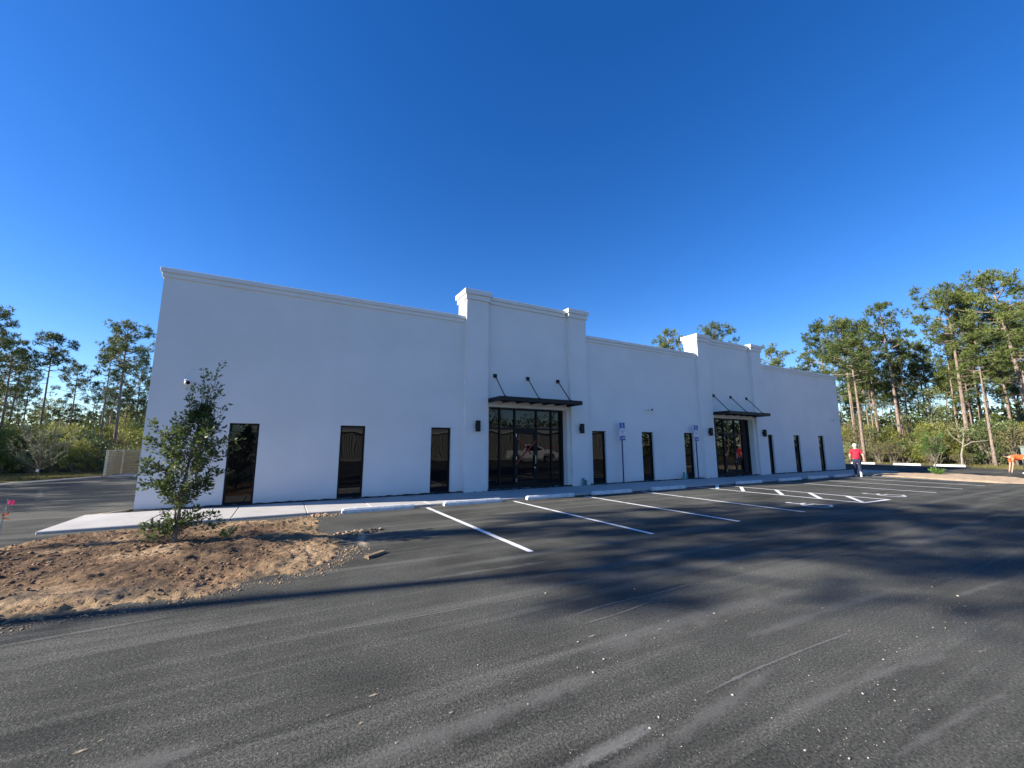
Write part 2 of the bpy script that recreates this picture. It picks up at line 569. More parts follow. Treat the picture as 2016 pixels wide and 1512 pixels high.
# ---------------------------------------------------------------- dirt island (left) as a rough height field
def point_in(P, x, y):
    P = np.asarray(P); inside = np.zeros(x.shape, bool)
    j = len(P) - 1
    for i in range(len(P)):
        xi, yi = P[i]; xj, yj = P[j]
        c = ((yi > y) != (yj > y)) & (x < (xj - xi) * (y - yi) / (yj - yi + 1e-12) + xi)
        inside ^= c; j = i
    return inside

def dist_poly(P, x, y):
    P = np.asarray(P, float); d = np.full(x.shape, 1e9)
    for i in range(len(P)):
        a0 = P[i]; b0 = P[(i + 1) % len(P)]; e = b0 - a0
        t = np.clip(((x - a0[0]) * e[0] + (y - a0[1]) * e[1]) / (e @ e), 0, 1)
        d = np.minimum(d, np.hypot(x - a0[0] - t * e[0], y - a0[1] - t * e[1]))
    return np.where(point_in(P, x, y), d, -d)

def vnoise(x, y, scale, seed):
    r = np.random.default_rng(seed); T = r.random((64, 64))
    u = x * scale; v = y * scale
    iu = np.floor(u).astype(int); iv = np.floor(v).astype(int)
    fu = u - iu; fv = v - iv
    fu = fu * fu * (3 - 2 * fu); fv = fv * fv * (3 - 2 * fv)
    g = lambda a, b: T[a % 64, b % 64]
    return (g(iu, iv) * (1 - fu) + g(iu + 1, iv) * fu) * (1 - fv) + (g(iu, iv + 1) * (1 - fu) + g(iu + 1, iv + 1) * fu) * fv

def island(name, P, step, hmax, mat, rough, edge=0.5):
    P = np.asarray(P, float)
    x0, y0 = P.min(0) - 0.3; x1, y1 = P.max(0) + 0.3
    nx = int((x1 - x0) / step); ny = int((y1 - y0) / step)
    X, Y = np.meshgrid(np.linspace(x0, x1, nx), np.linspace(y0, y1, ny), indexing='ij')
    D = dist_poly(P, X, Y)
    D = D + (vnoise(X, Y, 1.6, 1) - 0.5) * 0.16 + (vnoise(X, Y, 12, 2) - 0.5) * 0.07
    t = np.clip(D / edge, 0, 1); t = t * t * (3 - 2 * t)
    Z = -0.05 + t * (hmax + 0.05) + np.clip(D * 0.3, -0.06, 0.01)
    lump = (vnoise(X, Y, 1.4, 3) - .5) * 0.07 + (vnoise(X, Y, 4.5, 4) - .5) * 0.05 + (np.abs(vnoise(X, Y, 10, 5) - .5)) * 0.06 + (np.abs(vnoise(X, Y, 19, 6) - .5)) * 0.045
    Z = Z + lump * rough * np.clip((D + 0.1) / 0.35, 0, 1)
    V = np.stack([X.ravel(), Y.ravel(), Z.ravel()], 1)
    idx = np.arange(nx * ny).reshape(nx, ny)
    F = np.stack([idx[:-1, :-1].ravel(), idx[1:, :-1].ravel(), idx[1:, 1:].ravel(), idx[:-1, 1:].ravel()], 1)
    zq = Z.ravel()[F].max(1)
    F = F[zq > -0.03]
    me = np_mesh(name, V, F)
    at = me.attributes.new('rim', 'FLOAT', 'POINT')
    rim = np.clip(1 - D / 1.25, 0, 1) ** 1.2
    at.data.foreach_set('value', rim.ravel().astype(np.float32))
    me.polygons.foreach_set('use_smooth', [True] * len(me.polygons))
    o = link(name, me, mat)
    tag(o, kind='structure')
    zf = lambda x, y: float(Z[min(nx - 1, max(0, int(round((x - x0) / (x1 - x0) * (nx - 1))))), min(ny - 1, max(0, int(round((y - y0) / (y1 - y0) * (ny - 1)))))])
    return o, zf

ISL = [(-4.05, -2.52), (0.98, -2.55), (1.0, -3.3), (0.9, -4.2), (0.95, -4.9), (1.15, -5.6), (1.12, -6.5), (0.95, -7.2), (0.6, -7.75), (-0.18, -8.02), (-0.9, -8.22), (-2.2, -8.3),
       (-3.4, -8.2), (-4.6, -7.4), (-5.0, -6.0), (-4.8, -4.6), (-4.25, -3.5)]
soil, zsoil = island('dirt_island', ISL, 0.028, 0.055, M['soil'], 0.95, 1.1)

ISR = [(29.3, -2.1), (28.75, -5.1), (28.0, -8.0), (28.6, -9.3), (31.6, -9.3), (33.6, -7.5), (34.6, -5.2), (33.0, -2.4), (31.2, -1.9)]
sand, zsand = island('sandy_island', ISR, 0.11, 0.05, M['sand'], 0.5)

def scatter_lumps(name, pts, sizes, mat, seed=3, flat=0.6):
    r = np.random.default_rng(seed)
    base = np.array([(0, 0, 1), (.9, 0, .2), (.28, .86, .25), (-.73, .53, .15), (-.73, -.53, .22), (.28, -.86, .18), (0.1, 0, -.8)], float)
    tri = np.array([(0, 1, 2), (0, 2, 3), (0, 3, 4), (0, 4, 5), (0, 5, 1), (6, 2, 1), (6, 3, 2), (6, 4, 3), (6, 5, 4), (6, 1, 5)])
    n = len(pts)
    V = base[None] * (0.45 + 1.0 * r.random((n, 7, 1))) * np.asarray(sizes)[:, None, None]
    V[:, :, 2] *= flat
    V[:, :, 0] *= (0.7 + 0.7 * r.random((n, 1)))
    a = r.random(n) * 2 * np.pi
    c, s = np.cos(a)[:, None], np.sin(a)[:, None]
    V = np.stack([V[:, :, 0] * c - V[:, :, 1] * s, V[:, :, 0] * s + V[:, :, 1] * c, V[:, :, 2]], 2)
    V = V + np.asarray(pts)[:, None, :]
    F = tri[None] + (np.arange(n) * 7)[:, None, None]
    o = link(name, np_mesh(name, V.reshape(-1, 3), F.reshape(-1, 3)), mat)
    tag(o, kind='stuff')
    return o

pts, sz = [], []
while len(pts) < 6500:
    x = random.uniform(-5, 1.2); y = random.uniform(-8.3, -2.5)
    d = dist_poly(ISL, np.array([x]), np.array([y]))[0]
    if d > 0.02 and vnoise(np.array([x]), np.array([y]), 1.1, 8)[0] + random.random() * 0.6 > 0.62:
        s = min(0.04, 0.0075 * math.exp(random.gauss(0.1, 0.62)))
        pts.append((x, y, zsoil(x, y) + s * 0.15)); sz.append(s)
scatter_lumps('soil_clods', pts, sz, M['clod'], 5)
pts, sz = [], []
def spill(cx, cy, sx, sy, n, smax):
    for _ in range(n):
        x = random.gauss(cx, sx); y = random.gauss(cy, sy)
        s = min(smax, 0.010 * math.exp(random.gauss(0.3, 0.7)))
        pts.append((x, y, max(zsoil(x, y), 0.0) + s * 0.25)); sz.append(s)
spill(1.42, -5.25, 0.20, 0.08, 170, 0.055)      # crumbled heap on the asphalt by the notch
spill(0.98, -2.75, 0.16, 0.12, 170, 0.075)      # heap against the first wheel stop
spill(1.2, -6.9, 0.12, 0.22, 45, 0.018)
for _ in range(1800):                             # sandy crumbs round the rim
    k = random.randrange(6, 13); q0 = ISL[k]; q1 = ISL[k + 1]; t = random.random()
    x = q0[0] + (q1[0] - q0[0]) * t + random.gauss(0, .09); y = q0[1] + (q1[1] - q0[1]) * t + random.gauss(0.12, .10)
    s = min(0.022, 0.0055 * math.exp(random.gauss(0.0, 0.6)))
    pts.append((x, y, max(zsoil(x, y), 0.0) + s * 0.2)); sz.append(s)
scatter_lumps('sandy_crumbs', pts, sz, M['clod_sand'], 6)

# pale limestone chips strewn over the asphalt
pts, sz = [], []
CL = [(3.2, -11.15, 1.1, .10, 120), (3.0, -12.55, 1.2, .12, 150), (4.5, -12.3, 1.6, .12, 130), (2.2, -12.75, .8, .07, 90), (5.5, -11.9, 1.8, .15, 100), (0.6, -11.0, .35, .12, 60), (1.6, -12.05, .6, .05, 120), (3.0, -9.82, 1.2, .05, 40), (7, -11.4, 2.5, .3, 100), (0.9, -11.4, 1.0, .15, 60)]
for cx, cy, sx, sy, n in CL:
    for _ in range(int(n * .55)):
        s = min(0.015, 0.0032 * math.exp(random.gauss(0, 0.6)))
        pts.append((random.gauss(cx, sx), random.gauss(cy, sy), s * 0.3)); sz.append(s)
for _ in range(350):
    s = min(0.018, 0.004 * math.exp(random.gauss(0, 0.5)))
    pts.append((random.uniform(-3, 16), random.uniform(-13.5, -5), s * 0.3)); sz.append(s)
scatter_lumps('stone_chips', pts, sz, M['stone'], 9)

# films of dust and sand lying on the asphalt
def film(name, strips, blobs, mat):
    V, F, UV = [], [], []
    z = 0.004
    for P, w in strips:
        P = [Vector((q[0], q[1], 0)) for q in P]
        # resample smoothly
        Q = []
        for i in range(len(P) - 1):
            p0 = P[max(i - 1, 0)]; p1 = P[i]; p2 = P[i + 1]; p3 = P[min(i + 2, len(P) - 1)]
            for s in range(8):
                t = s / 8
                Q.append(0.5 * ((2 * p1) + (-p0 + p2) * t + (2 * p0 - 5 * p1 + 4 * p2 - p3) * t * t + (-p0 + 3 * p1 - 3 * p2 + p3) * t ** 3))
        Q.append(P[-1])
        b0 = len(V)
        for i, q in enumerate(Q):
            d = (Q[min(i + 1, len(Q) - 1)] - Q[max(i - 1, 0)]).normalized(); nrm = Vector((-d.y, d.x, 0))
            e = min(1, 4 * min(i, len(Q) - 1 - i) / len(Q))
            for s, vv in ((-1, 0), (0, e), (1, 0)):
                c = q + nrm * s * w / 2
                V.append((c.x, c.y, z)); UV.append(vv)
        for i in range(len(Q) - 1):
            for s in range(2):
                F.append((b0 + i * 3 + s, b0 + i * 3 + s + 1, b0 + i * 3 + s + 4, b0 + i * 3 + s + 3))
        z += 0.0004
    for cx, cy, rx, ry, rot in blobs:
        b0 = len(V); n = 18
        V.append((cx, cy, z)); UV.append(1.0)
        for k in range(n):
            a = 2 * math.pi * k / n; rr = random.uniform(0.75, 1.2)
            x = rx * rr * math.cos(a); y = ry * rr * math.sin(a)
            V.append((cx + x * math.cos(rot) - y * math.sin(rot), cy + x * math.sin(rot) + y * math.cos(rot), z)); UV.append(0.0)
        for k in range(0, n, 2):
            F.append((b0, b0 + 1 + k, b0 + 1 + (k + 1) % n, b0 + 1 + (k + 2) % n))
        z += 0.0004
    me = np_mesh(name, V, F)
    uvl = me.uv_layers.new(name='UVMap')
    vi = np.zeros(len(me.loops), np.int32); me.loops.foreach_get('vertex_index', vi)
    uvs = np.zeros((len(vi), 2), np.float32); uvs[:, 1] = np.array(UV)[vi]
    uvl.data.foreach_set('uv', uvs.ravel())
    o = link(name, me, mat)
    tag(o, kind='stuff')
    return o
film('dust_streaks', [
    ([(0.9, -12.06), (1.46, -12.05), (1.9, -12.03), (2.41, -11.99)], 0.30),
    ([(0.7, -12.1), (1.3, -12.08), (1.95, -12.06), (2.3, -12.02)], 0.18),
    ([(1.9, -12.02), (2.93, -11.97), (3.7, -11.98), (4.38, -12.01), (5.7, -12.1)], 0.08),
    ([(2.1, -10.60), (3.01, -10.46), (3.98, -10.47), (5.2, -10.4)], 0.09),
    ([(2.3, -10.72), (3.15, -10.68), (4.08, -10.53)], 0.06),
    ([(0.2, -9.68), (0.62, -9.72), (1.42, -9.79), (2.66, -9.83), (3.73, -9.81)], 0.05),
    ([(1.38, -7.14), (2.76, -7.06), (4.15, -7.14), (5.9, -7.11), (6.75, -7.12)], 0.05),
], [], M['dust'])
film('dust_haze', [
    ([(6.0, -12.1), (7.69, -12.24), (9.45, -12.4)], 0.3),
    ([(2.6, -12.82), (3.83, -12.91), (4.66, -13.0)], 0.2),
    ([(7, -11.2), (12, -10.8), (20, -10.6)], 0.35),
    ([(0.5, -12.22), (1.5, -12.2), (2.8, -12.1), (4.0, -11.9)], 0.35),
    ([(2.2, -12.36), (3.17, -12.39), (4.12, -12.47), (5.7, -12.8)], 0.3),
    ([(3.0, -11.62), (5.06, -11.67), (7.07, -11.82)], 0.4),
    ([(1.2, -11.2), (2.6, -11.15), (3.6, -11.15), (5.0, -11.2), (6.5, -11.3)], 0.85),
    ([(0.0, -11.5), (1.3, -11.5), (2.4, -11.45)], 0.6),
    ([(-2.6, -8.75), (-1.58, -8.65), (-0.4, -8.55)], 0.2),
    ([(-2, -10.8), (-1.0, -10.9), (0.2, -11.0)], 0.5),
    ([(0.9, -8.7), (2.5, -8.75), (4, -8.8)], 0.4),
    ([(14, -9.2), (20, -9.0), (27, -9.2)], 0.8),
    ([(-6.2, 3.5), (-7.2, 6.5), (-8.6, 10.5)], 0.5),
    ([(1.4, -3.3), (6, -3.4), (12, -3.5)], 0.5),
    ([(2, -4.6), (6, -4.7), (11, -4.6), (19, -4.8)], 0.6),
    ([(2, -6.2), (6, -6.1), (11, -6.3)], 0.5),
], [], M['faint'])
film('sand_films', [([(1.2, -4.7), (1.45, -5.3), (1.35, -6.1), (1.3, -7.0)], 0.55), ([(28.3, -8.6), (28.5, -6.5), (29.0, -4)], 0.6), ([(-3.4, 1.2), (-3.75, 0.5), (-4.1, 0.1)], 0.5)],
     [(-0.86, -10.66, 0.07, 0.04, 0.2), (-0.79, -10.6, 0.05, 0.03, 0.2), (0.65, -10.91, 0.09, 0.035, 0.1), (0.55, -10.88, 0.05, 0.02, 0.1), (0.36, -10.99, 0.05, 0.025, 0.2), (0.53, -11.17, 0.05, 0.025, 0.1), (0.75, -11.02, .05, .02, .1), (1.04, -11.34, .05, .02, .2),
      (3.82, -11.33, .10, .03, .1), (3.14, -11.14, .10, .04, .1), (2.5, -10.95, .12, .04, .1), (4.6, -12.0, .12, .04, .1), (5.07, -12.7, .1, .03, 0), (-.2, -11.6, .06, .02, .2)], M['sandfilm'])

# ================================================================== BUILDING
X0, X1 = -3.21, 33.89
ZB = 0.0
PR = 6.30          # underside of the parapet cap
WIN = [(x0 * 1.0458, x1 * 1.0458) for x0, x1 in ((-1.31, -0.62), (1.48, 2.2), (4.31, 5.01), (11.21, 11.95), (14.06, 14.79), (16.88, 17.56), (23.86, 24.39), (26.52, 27.22), (29.34, 30.05))]
WT = 2.33
E = [(6.74, 10.38, 6.62, 10.5), (19.96, 23.58, 19.84, 23.70)]   # opening x0,x1 and faces of the flanking pilasters
PIL = [(5.71, 6.62), (10.50, 11.40), (18.92, 19.84), (23.70, 24.67)]
ET = 3.17
PTOP = 7.22        # underside of tower cap

bld = empty('commercial_building')
tag(bld, 'long white stucco commercial building with raised entrance towers and narrow dark windows', 'building')

def facade(bm, x0, x1, z0, z1, y, holes, depth):
    xs = sorted(set([x0, x1] + [h[0] for h in holes] + [h[1] for h in holes]))
    zs = sorted(set([z0, z1] + [h[2] for h in holes] + [h[3] for h in holes]))
    vd = {}
    def V(x, yy, z):
        k = (round(x, 4), round(yy, 4), round(z, 4))
        if k not in vd: vd[k] = bm.verts.new((x, yy, z))
        return vd[k]
    for i in range(len(xs) - 1):
        for j in range(len(zs) - 1):
            cx = (xs[i] + xs[i + 1]) / 2; cz = (zs[j] + zs[j + 1]) / 2
            if any(h[0] < cx < h[1] and h[2] < cz < h[3] for h in holes):
                continue
            bm.faces.new((V(xs[i], y, zs[j]), V(xs[i + 1], y, zs[j]), V(xs[i + 1], y, zs[j + 1]), V(xs[i], y, zs[j + 1])))
    for hx0, hx1, hz0, hz1 in holes:
        hxs = [x for x in xs if hx0 <= x <= hx1]; hzs = [z for z in zs if hz0 <= z <= hz1]
        for za, zb in zip(hzs, hzs[1:]):
            for x in (hx0, hx1):
                bm.faces.new((V(x, y, za), V(x, y + depth, za), V(x, y + depth, zb), V(x, y, zb)))
        for xa, xb in zip(hxs, hxs[1:]):
            for z in (hz0, hz1):
                bm.faces.new((V(xa, y, z), V(xb, y, z), V(xb, y + depth, z), V(xa, y + depth, z)))

BY = 16.0
bm = bmesh.new()
holes = [(a, b, 0.055, WT) for a, b in WIN] + [(e[0], e[1], 0.055, ET) for e in E]
facade(bm, X0, X1, ZB, PR + 0.1, 0.0, holes, 0.34)
# return walls, rear wall
for f in (((X0, 0, ZB), (X0, BY, ZB), (X0, BY, PR + .1), (X0, 0, PR + .1)), ((X1, 0, ZB), (X1, 0, PR + .1), (X1, BY, PR + .1), (X1, BY, ZB)),
          ((X0, BY, ZB), (X1, BY, ZB), (X1, BY, PR + .1), (X0, BY, PR + .1)),
          ((X0 + .3, .3, 5.7), (X0 + .3, .3, PR + .1), (X1 - .3, .3, PR + .1), (X1 - .3, .3, 5.7))):
    bm.faces.new([bm.verts.new(v) for v in f])
wall = bm_link('wall', bm, M['stucco'], bld)
bm = bmesh.new()
polyface(bm, [(X0 + .05, 0.2), (X1 - .05, .2), (X1 - .05, BY - .05), (X0 + .05, BY - .05)], 5.9)
bm_link('roof', bm, M['roof'], bld)

# raised panels over the entrances
for i, e in enumerate(E):
    box_obj('entrance_panel', (e[2] - 0.05, e[3] + 0.05, -0.004, 0.45, PR - 0.02, PTOP + 0.03), M['stucco'], bld)
# parapet caps: two stepped bands
def cap(name, x0, x1, y0, y1, z, h, p, ends, parent):
    bm = bmesh.new()
    l = lambda q: x0 - (q if ends[0] else 0)
    r = lambda q: x1 + (q if ends[1] else 0)
    box(bm, l(p * .5), r(p * .5), y0 - p * .5, y1 + p * .5, z, z + h * .50, bev=0.005)
    box(bm, l(p), r(p), y0 - p, y1 + p, z + h * .50 + 0.001, z + h, bev=0.006)
    return bm_link(name, bm, M['stucco'], parent)
cap('parapet_cap', X0, PIL[0][0] - .002, 0.0, 0.30, PR, 0.26, 0.085, (1, 0), bld)
cap('parapet_cap', PIL[1][1] + .002, PIL[2][0] - .002, 0.0, 0.30, PR, 0.26, 0.085, (0, 0), bld)
cap('parapet_cap', PIL[3][1] + .002, X1, 0.0, 0.30, PR, 0.26, 0.085, (0, 1), bld)
for e in E:
    cap('parapet_cap', e[2] + .11, e[3] - .11, 0.0, 0.36, PTOP, 0.29, 0.10, (0, 0), bld)
# side and rear parapet caps (seen only on edge)
box_obj('parapet_cap', (X0 - .11, X0 + .3, .42, BY + .11, PR + .11, PR + .26), M['stucco'], bld)
box_obj('parapet_cap', (X1 - .3, X1 + .11, .42, BY + .11, PR + .11, PR + .26), M['stucco'], bld)
box_obj('parapet_cap', (X0 + .302, X1 - .302, BY - .3, BY + .11, PR + .11, PR + .26), M['stucco'], bld)
for a0, b0 in PIL:
    bm = bmesh.new()
    box(bm, a0, b0, -0.17, 0.40, 0.0, PR - .03)
    box(bm, a0, b0, -0.17, 0.66, PR - .03, PTOP + .02)
    pl = bm_link('pilaster', bm, M['stucco'], bld)
    cap('pilaster_cap', a0, b0, -0.17, 0.66, PTOP, 0.38, 0.11, (1, 1), pl)

# narrow windows
def frame_bm(bm, x0, x1, z0, z1, y, w, d):
    box(bm, x0, x0 + w, y, y + d, z0, z1)
    box(bm, x1 - w, x1, y, y + d, z0, z1)
    box(bm, x0 + w, x1 - w, y + .002, y + d, z1 - w, z1)
    box(bm, x0 + w, x1 - w, y + .002, y + d, z0, z0 + w)
for a0, b0 in WIN:
    bm = bmesh.new()
    frame_bm(bm, a0 + .004, b0 - .004, 0.075, WT - .004, 0.085, 0.05, 0.08)
    wf = bm_link('window', bm, M['bronze'], bld)
    box_obj('pane', (a0 + .054, b0 - .054, 0.125, 0.135, 0.125, WT - .054), M['glass'], wf)
    box_obj('sill', (a0 + .002, b0 - .002, -0.012, 0.16, 0.045, 0.074), M['concrete'], wf)

# glazed entrances
def entrance(x0, x1, door_x0, door_x1, mull, tape, sticker):
    y = 0.28
    zt = ET - .01; z0 = 0.06; ztr = 2.36
    sf = bmesh.new(); w = 0.055
    box(sf, x0 + .003, x0 + w, y, y + .1, z0, zt)
    box(sf, x1 - w * 2.2, x1 - .003, y, y + .1, z0, zt)
    box(sf, x0 + w, x1 - w * 2.2, y + .001, y + .1, zt - .06, zt)
    o = bm_link('storefront_frame', sf, M['bronze'], bld)
    vs = [x0 + w] + mull + [x1 - w * 2.2]
    for m in mull:
        box_obj('mullion', (m - .035, m + .035, y - .002, y + .099, z0, zt - .061), M['bronze'], o)
    for a1, b1 in zip(vs, vs[1:]):
        l = a1 + (.036 if a1 in mull else .001); r = b1 - (.036 if b1 in mull else .001)
        box_obj('transom_bar', (l, r, y + .003, y + .098, ztr - .035, ztr + .035), M['bronze'], o)
        box_obj('transom_pane', (l, r, y + .045, y + .055, ztr + .036, zt - .061), M['glass'], o)
        if abs(a1 - door_x0) > .01:
            box_obj('bottom_rail', (l, r, y + .003, y + .098, z0, z0 + .14), M['bronze'], o)
            box_obj('pane', (l, r, y + .045, y + .055, z0 + .141, ztr - .036), M['glass'], o)
    # door leaf
    dx0, dx1 = door_x0 + .04, door_x1 - .04
    bm = bmesh.new()
    box(bm, dx0, dx0 + .10, y + .01, y + .06, z0 + .01, ztr - .04)
    box(bm, dx1 - .10, dx1, y + .01, y + .06, z0 + .01, ztr - .04)
    box(bm, dx0 + .10, dx1 - .10, y + .011, y + .06, ztr - .17, ztr - .04)
    box(bm, dx0 + .10, dx1 - .10, y + .011, y + .06, z0 + .01, z0 + .26)
    d = bm_link('door', bm, M['bronze'], bld)
    box_obj('pane', (dx0 + .101, dx1 - .101, y + .03, y + .04, z0 + .261, ztr - .171), M['glass'], d)
    bm = bmesh.new()
    hx = dx1 - .06
    tube(bm, [(hx, y + .01, 1.32), (hx, y - .06, 1.32), (hx, y - .075, 1.29), (hx, y - .075, 1.0), (hx, y - .06, .97), (hx, y + .01, .97)], 0.014, 6)
    bm_link('handle', bm, M['steel'], d)
    bm = bmesh.new()
    tube(bm, [(hx, y + .012, .82), (hx, y - .012, .82)], 0.026, 8)
    bm_link('lock', bm, M['steel'], d)
    for hz in (0.35, 1.2, 2.1):
        box_obj('hinge', (dx0 + .012, dx0 + .035, y - .006, y + .012, hz - .06, hz + .06), M['steel'], d)
    if tape:
        bm = bmesh.new()
        for (xa, za), (xb, zb) in (((dx0 - .02, 0.95), (dx1 + .12, 2.0)), ((dx0 + .05, 2.0), (dx0 + .75, 1.35))):
            dv = Vector((xb - xa, 0, zb - za)).normalized(); n = Vector((-dv.z, 0, dv.x)) * .022
            yy = y + .004 if za < 1.5 else y + .0025
            q = [Vector((xa, yy, za)) + n, Vector((xa, yy, za)) - n, Vector((xb, yy, zb)) - n, Vector((xb, yy, zb)) + n]
            bm.faces.new([bm.verts.new(v) for v in q])
        bm_link('warning_tape', bm, M['red'], d)
    if sticker:
        for sx in sticker:
            bm = bmesh.new()
            tube(bm, [(sx, y + .0445, 1.62), (sx, y + .041, 1.62)], 0.055, 10)
            bm_link('sticker', bm, M['red'], o)
entrance(E[0][0], E[0][1], 8.03, 9.05, [7.35, 8.03, 9.05, 9.78], True, (9.62, 9.92))
entrance(E[1][0], E[1][1], 21.25, 22.27, [20.57, 21.25, 22.27, 22.95], False, ())

# flat steel canopies hung on rods
for i, e in enumerate(E):
    a0, b0 = (6.71, 10.45) if i == 0 else (19.93, 23.66)
    bm = bmesh.new()
    box(bm, a0, b0, -1.0, -0.955, 3.31, 3.47, bev=.006)
    box(bm, a0, a0 + .05, -0.954, -0.004, 3.31, 3.47)
    box(bm, b0 - .05, b0, -0.954, -0.004, 3.31, 3.47)
    box(bm, a0 + .051, b0 - .051, -0.954, -0.004, 3.40, 3.425)
    for k in range(1, 6):
        xx = a0 + (b0 - a0) * k / 6
        box(bm, xx - .03, xx + .03, -0.954, -0.004, 3.33, 3.398)
    cn = bm_link('canopy', bm, M['black'], bld)
    for fr in (0.075, 0.47, 0.865):
        xx = a0 + (b0 - a0) * fr
        bm = bmesh.new()
        tube(bm, [(xx, -0.03, 4.36), (xx, -0.86, 3.46)], 0.020, 6)
        box(bm, xx - .03, xx + .03, -0.92, -0.80, 3.425, 3.50)
        rd = bm_link('hanger_rod', bm, M['black'], cn)
        box_obj('wall_plate', (xx - .075, xx + .075, -0.035, -0.001, 4.29, 4.44), M['black'], cn)

# wall lamps
lamp_lab = ['black up-and-down wall lamp on the pilaster left of the nearer entrance',
            'black up-and-down wall lamp on the pilaster right of the nearer entrance',
            'black up-and-down wall lamp on the pilaster left of the farther entrance',
            'black up-and-down wall lamp on the pilaster right of the farther entrance']
for (a0, b0), lab in zip(PIL, lamp_lab):
    cx = (a0 + b0) / 2
    t = empty('wall_lamp', (cx, -0.17, 2.40))
    tag(t, lab, 'wall lamp', 'black wall lamps beside the entrances')
    bm = bmesh.new()
    box(bm, -.075, .075, -.20, -.06, -.20, .20, bev=.01)
    bm_link('lamp_housing', bm, M['black'], t)
    bm = bmesh.new()
    box(bm, -.06, .06, -.02, -.001, -.07, .07, bev=.004)
    box(bm, -.03, .03, -.06, -.02, -.03, .03)
    bm_link('bracket', bm, M['black'], t)
    for s in (1, -1):
        bm = bmesh.new()
        tube(bm, [(0, -.13, s * .196), (0, -.13, s * .203)], .05, 12)
        bm_link('lens', bm, M['lens'], t)
# security cameras
cam_lab = ['white security camera high on the wall near the left corner, above the young tree',
           'white security camera on the wall between the two entrances',
           'white security camera on the wall near the right corner']
for cx, lab in zip((-2.46, 15.12, 32.35), cam_lab):
    t = empty('security_camera', (cx, 0, 3.42))
    tag(t, lab, 'security camera', 'white security cameras on the front wall')
    bm = bmesh.new()
    tube(bm, [(0, -.001, 0), (0, -.05, 0), (0, -.06, 0)], [.085, .085, .07], 14)
    tube(bm, [(0, -.06, 0), (0.03, -.13, -.02)], .028, 8)
    bm_link('mount', bm, M['white'], t)
    bm = bmesh.new()
    bmesh.ops.create_uvsphere(bm, u_segments=12, v_segments=8, radius=.075, matrix=Matrix.Translation((.06, -.17, -.03)))
    box(bm, .0, .13, -.26, -.10, .0, .045, bev=.012)
    h = bm_link('camera_head', bm, M['white'], t, smooth=True)
    bm = bmesh.new()
    tube(bm, [(.08, -.225, -.04), (.095, -.262, -.052)], [.05, .045], 10)
    bm_link('lens', bm, M['lens'], t)
# teal pipe stubs at the wall foot
for lab, lst in (('pair of teal capped pipe stubs at the wall foot beside the nearer entrance', ((10.98, -0.24, .30), (11.12, -.24, .22))),
                 ('pair of teal capped pipe stubs just left of the third middle window', ((17.18, -.22, .36), (17.36, -.25, .27)))):
    t = empty('pipe_stubs', (lst[0][0], lst[0][1], 0.055))
    tag(t, lab, 'pipe', 'teal pipe stubs along the front wall')
    for x, y, hh in lst:
        dx = x - lst[0][0]; dy = y - lst[0][1]
        bm = bmesh.new()
        tube(bm, [(dx, dy, -.03), (dx, dy, hh - .06)], .045, 12)
        pp = bm_link('pipe', bm, M['teal'], t)
        bm = bmesh.new()
        tube(bm, [(dx, dy, hh - .06), (dx, dy, hh - .01), (dx, dy, hh)], [.052, .052, .042], 12)
        bm_link('pipe_cap', bm, M['teal'], pp)

# ================================================================== signs
def glyph_wheelchair(bm, s, place):
    """access symbol from ribbons; place(x,y)->Vector"""
    def rib(pts, w):
        n = len(pts)
        L, Rr = [], []
        for i in range(n):
            p = Vector(pts[i]); d = (Vector(pts[min(i + 1, n - 1)]) - Vector(pts[max(i - 1, 0)])).normalized()
            nn = Vector((-d.y, d.x)) * w / 2
            L.append(bm.verts.new(place(*(p + nn)))); Rr.append(bm.verts.new(place(*(p - nn))))
        for i in range(n - 1):
            bm.faces.new((L[i], Rr[i], Rr[i + 1], L[i + 1]))
    w = .078 * s
    hd = [bm.verts.new(place(-.08 * s + .085 * s * math.cos(a * math.pi / 6), .43 * s + .085 * s * math.sin(a * math.pi / 6))) for a in range(12)]
    bm.faces.new(hd)
    rib([(-.075 * s, .335 * s), (-.055 * s, -.02 * s), (.20 * s, -.02 * s), (.31 * s, -.36 * s), (.42 * s, -.33 * s)], w)
    rib([(-.017 * s, .17 * s), (.20 * s, .17 * s)], w * .8)
    rib([(-.01 * s + .31 * s * math.cos(R(a)), -.19 * s + .31 * s * math.sin(R(a))) for a in range(118, 352, 13)], w * .85)

def text_mesh(body, size, name):
    cu = bpy.data.curves.new(name, 'FONT')
    cu.body = body; cu.size = size; cu.align_x = 'CENTER'; cu.align_y = 'CENTER'; cu.space_line = 0.85
    cu.resolution_u = 2
    o = bpy.data.objects.new(name, cu)
    COL.objects.link(o)
    bpy.context.view_layer.update()
    me = bpy.data.meshes.new_from_object(o.evaluated_get(bpy.context.evaluated_depsgraph_get()))
    bpy.data.objects.remove(o)
    bpy.data.curves.remove(cu)
    return me

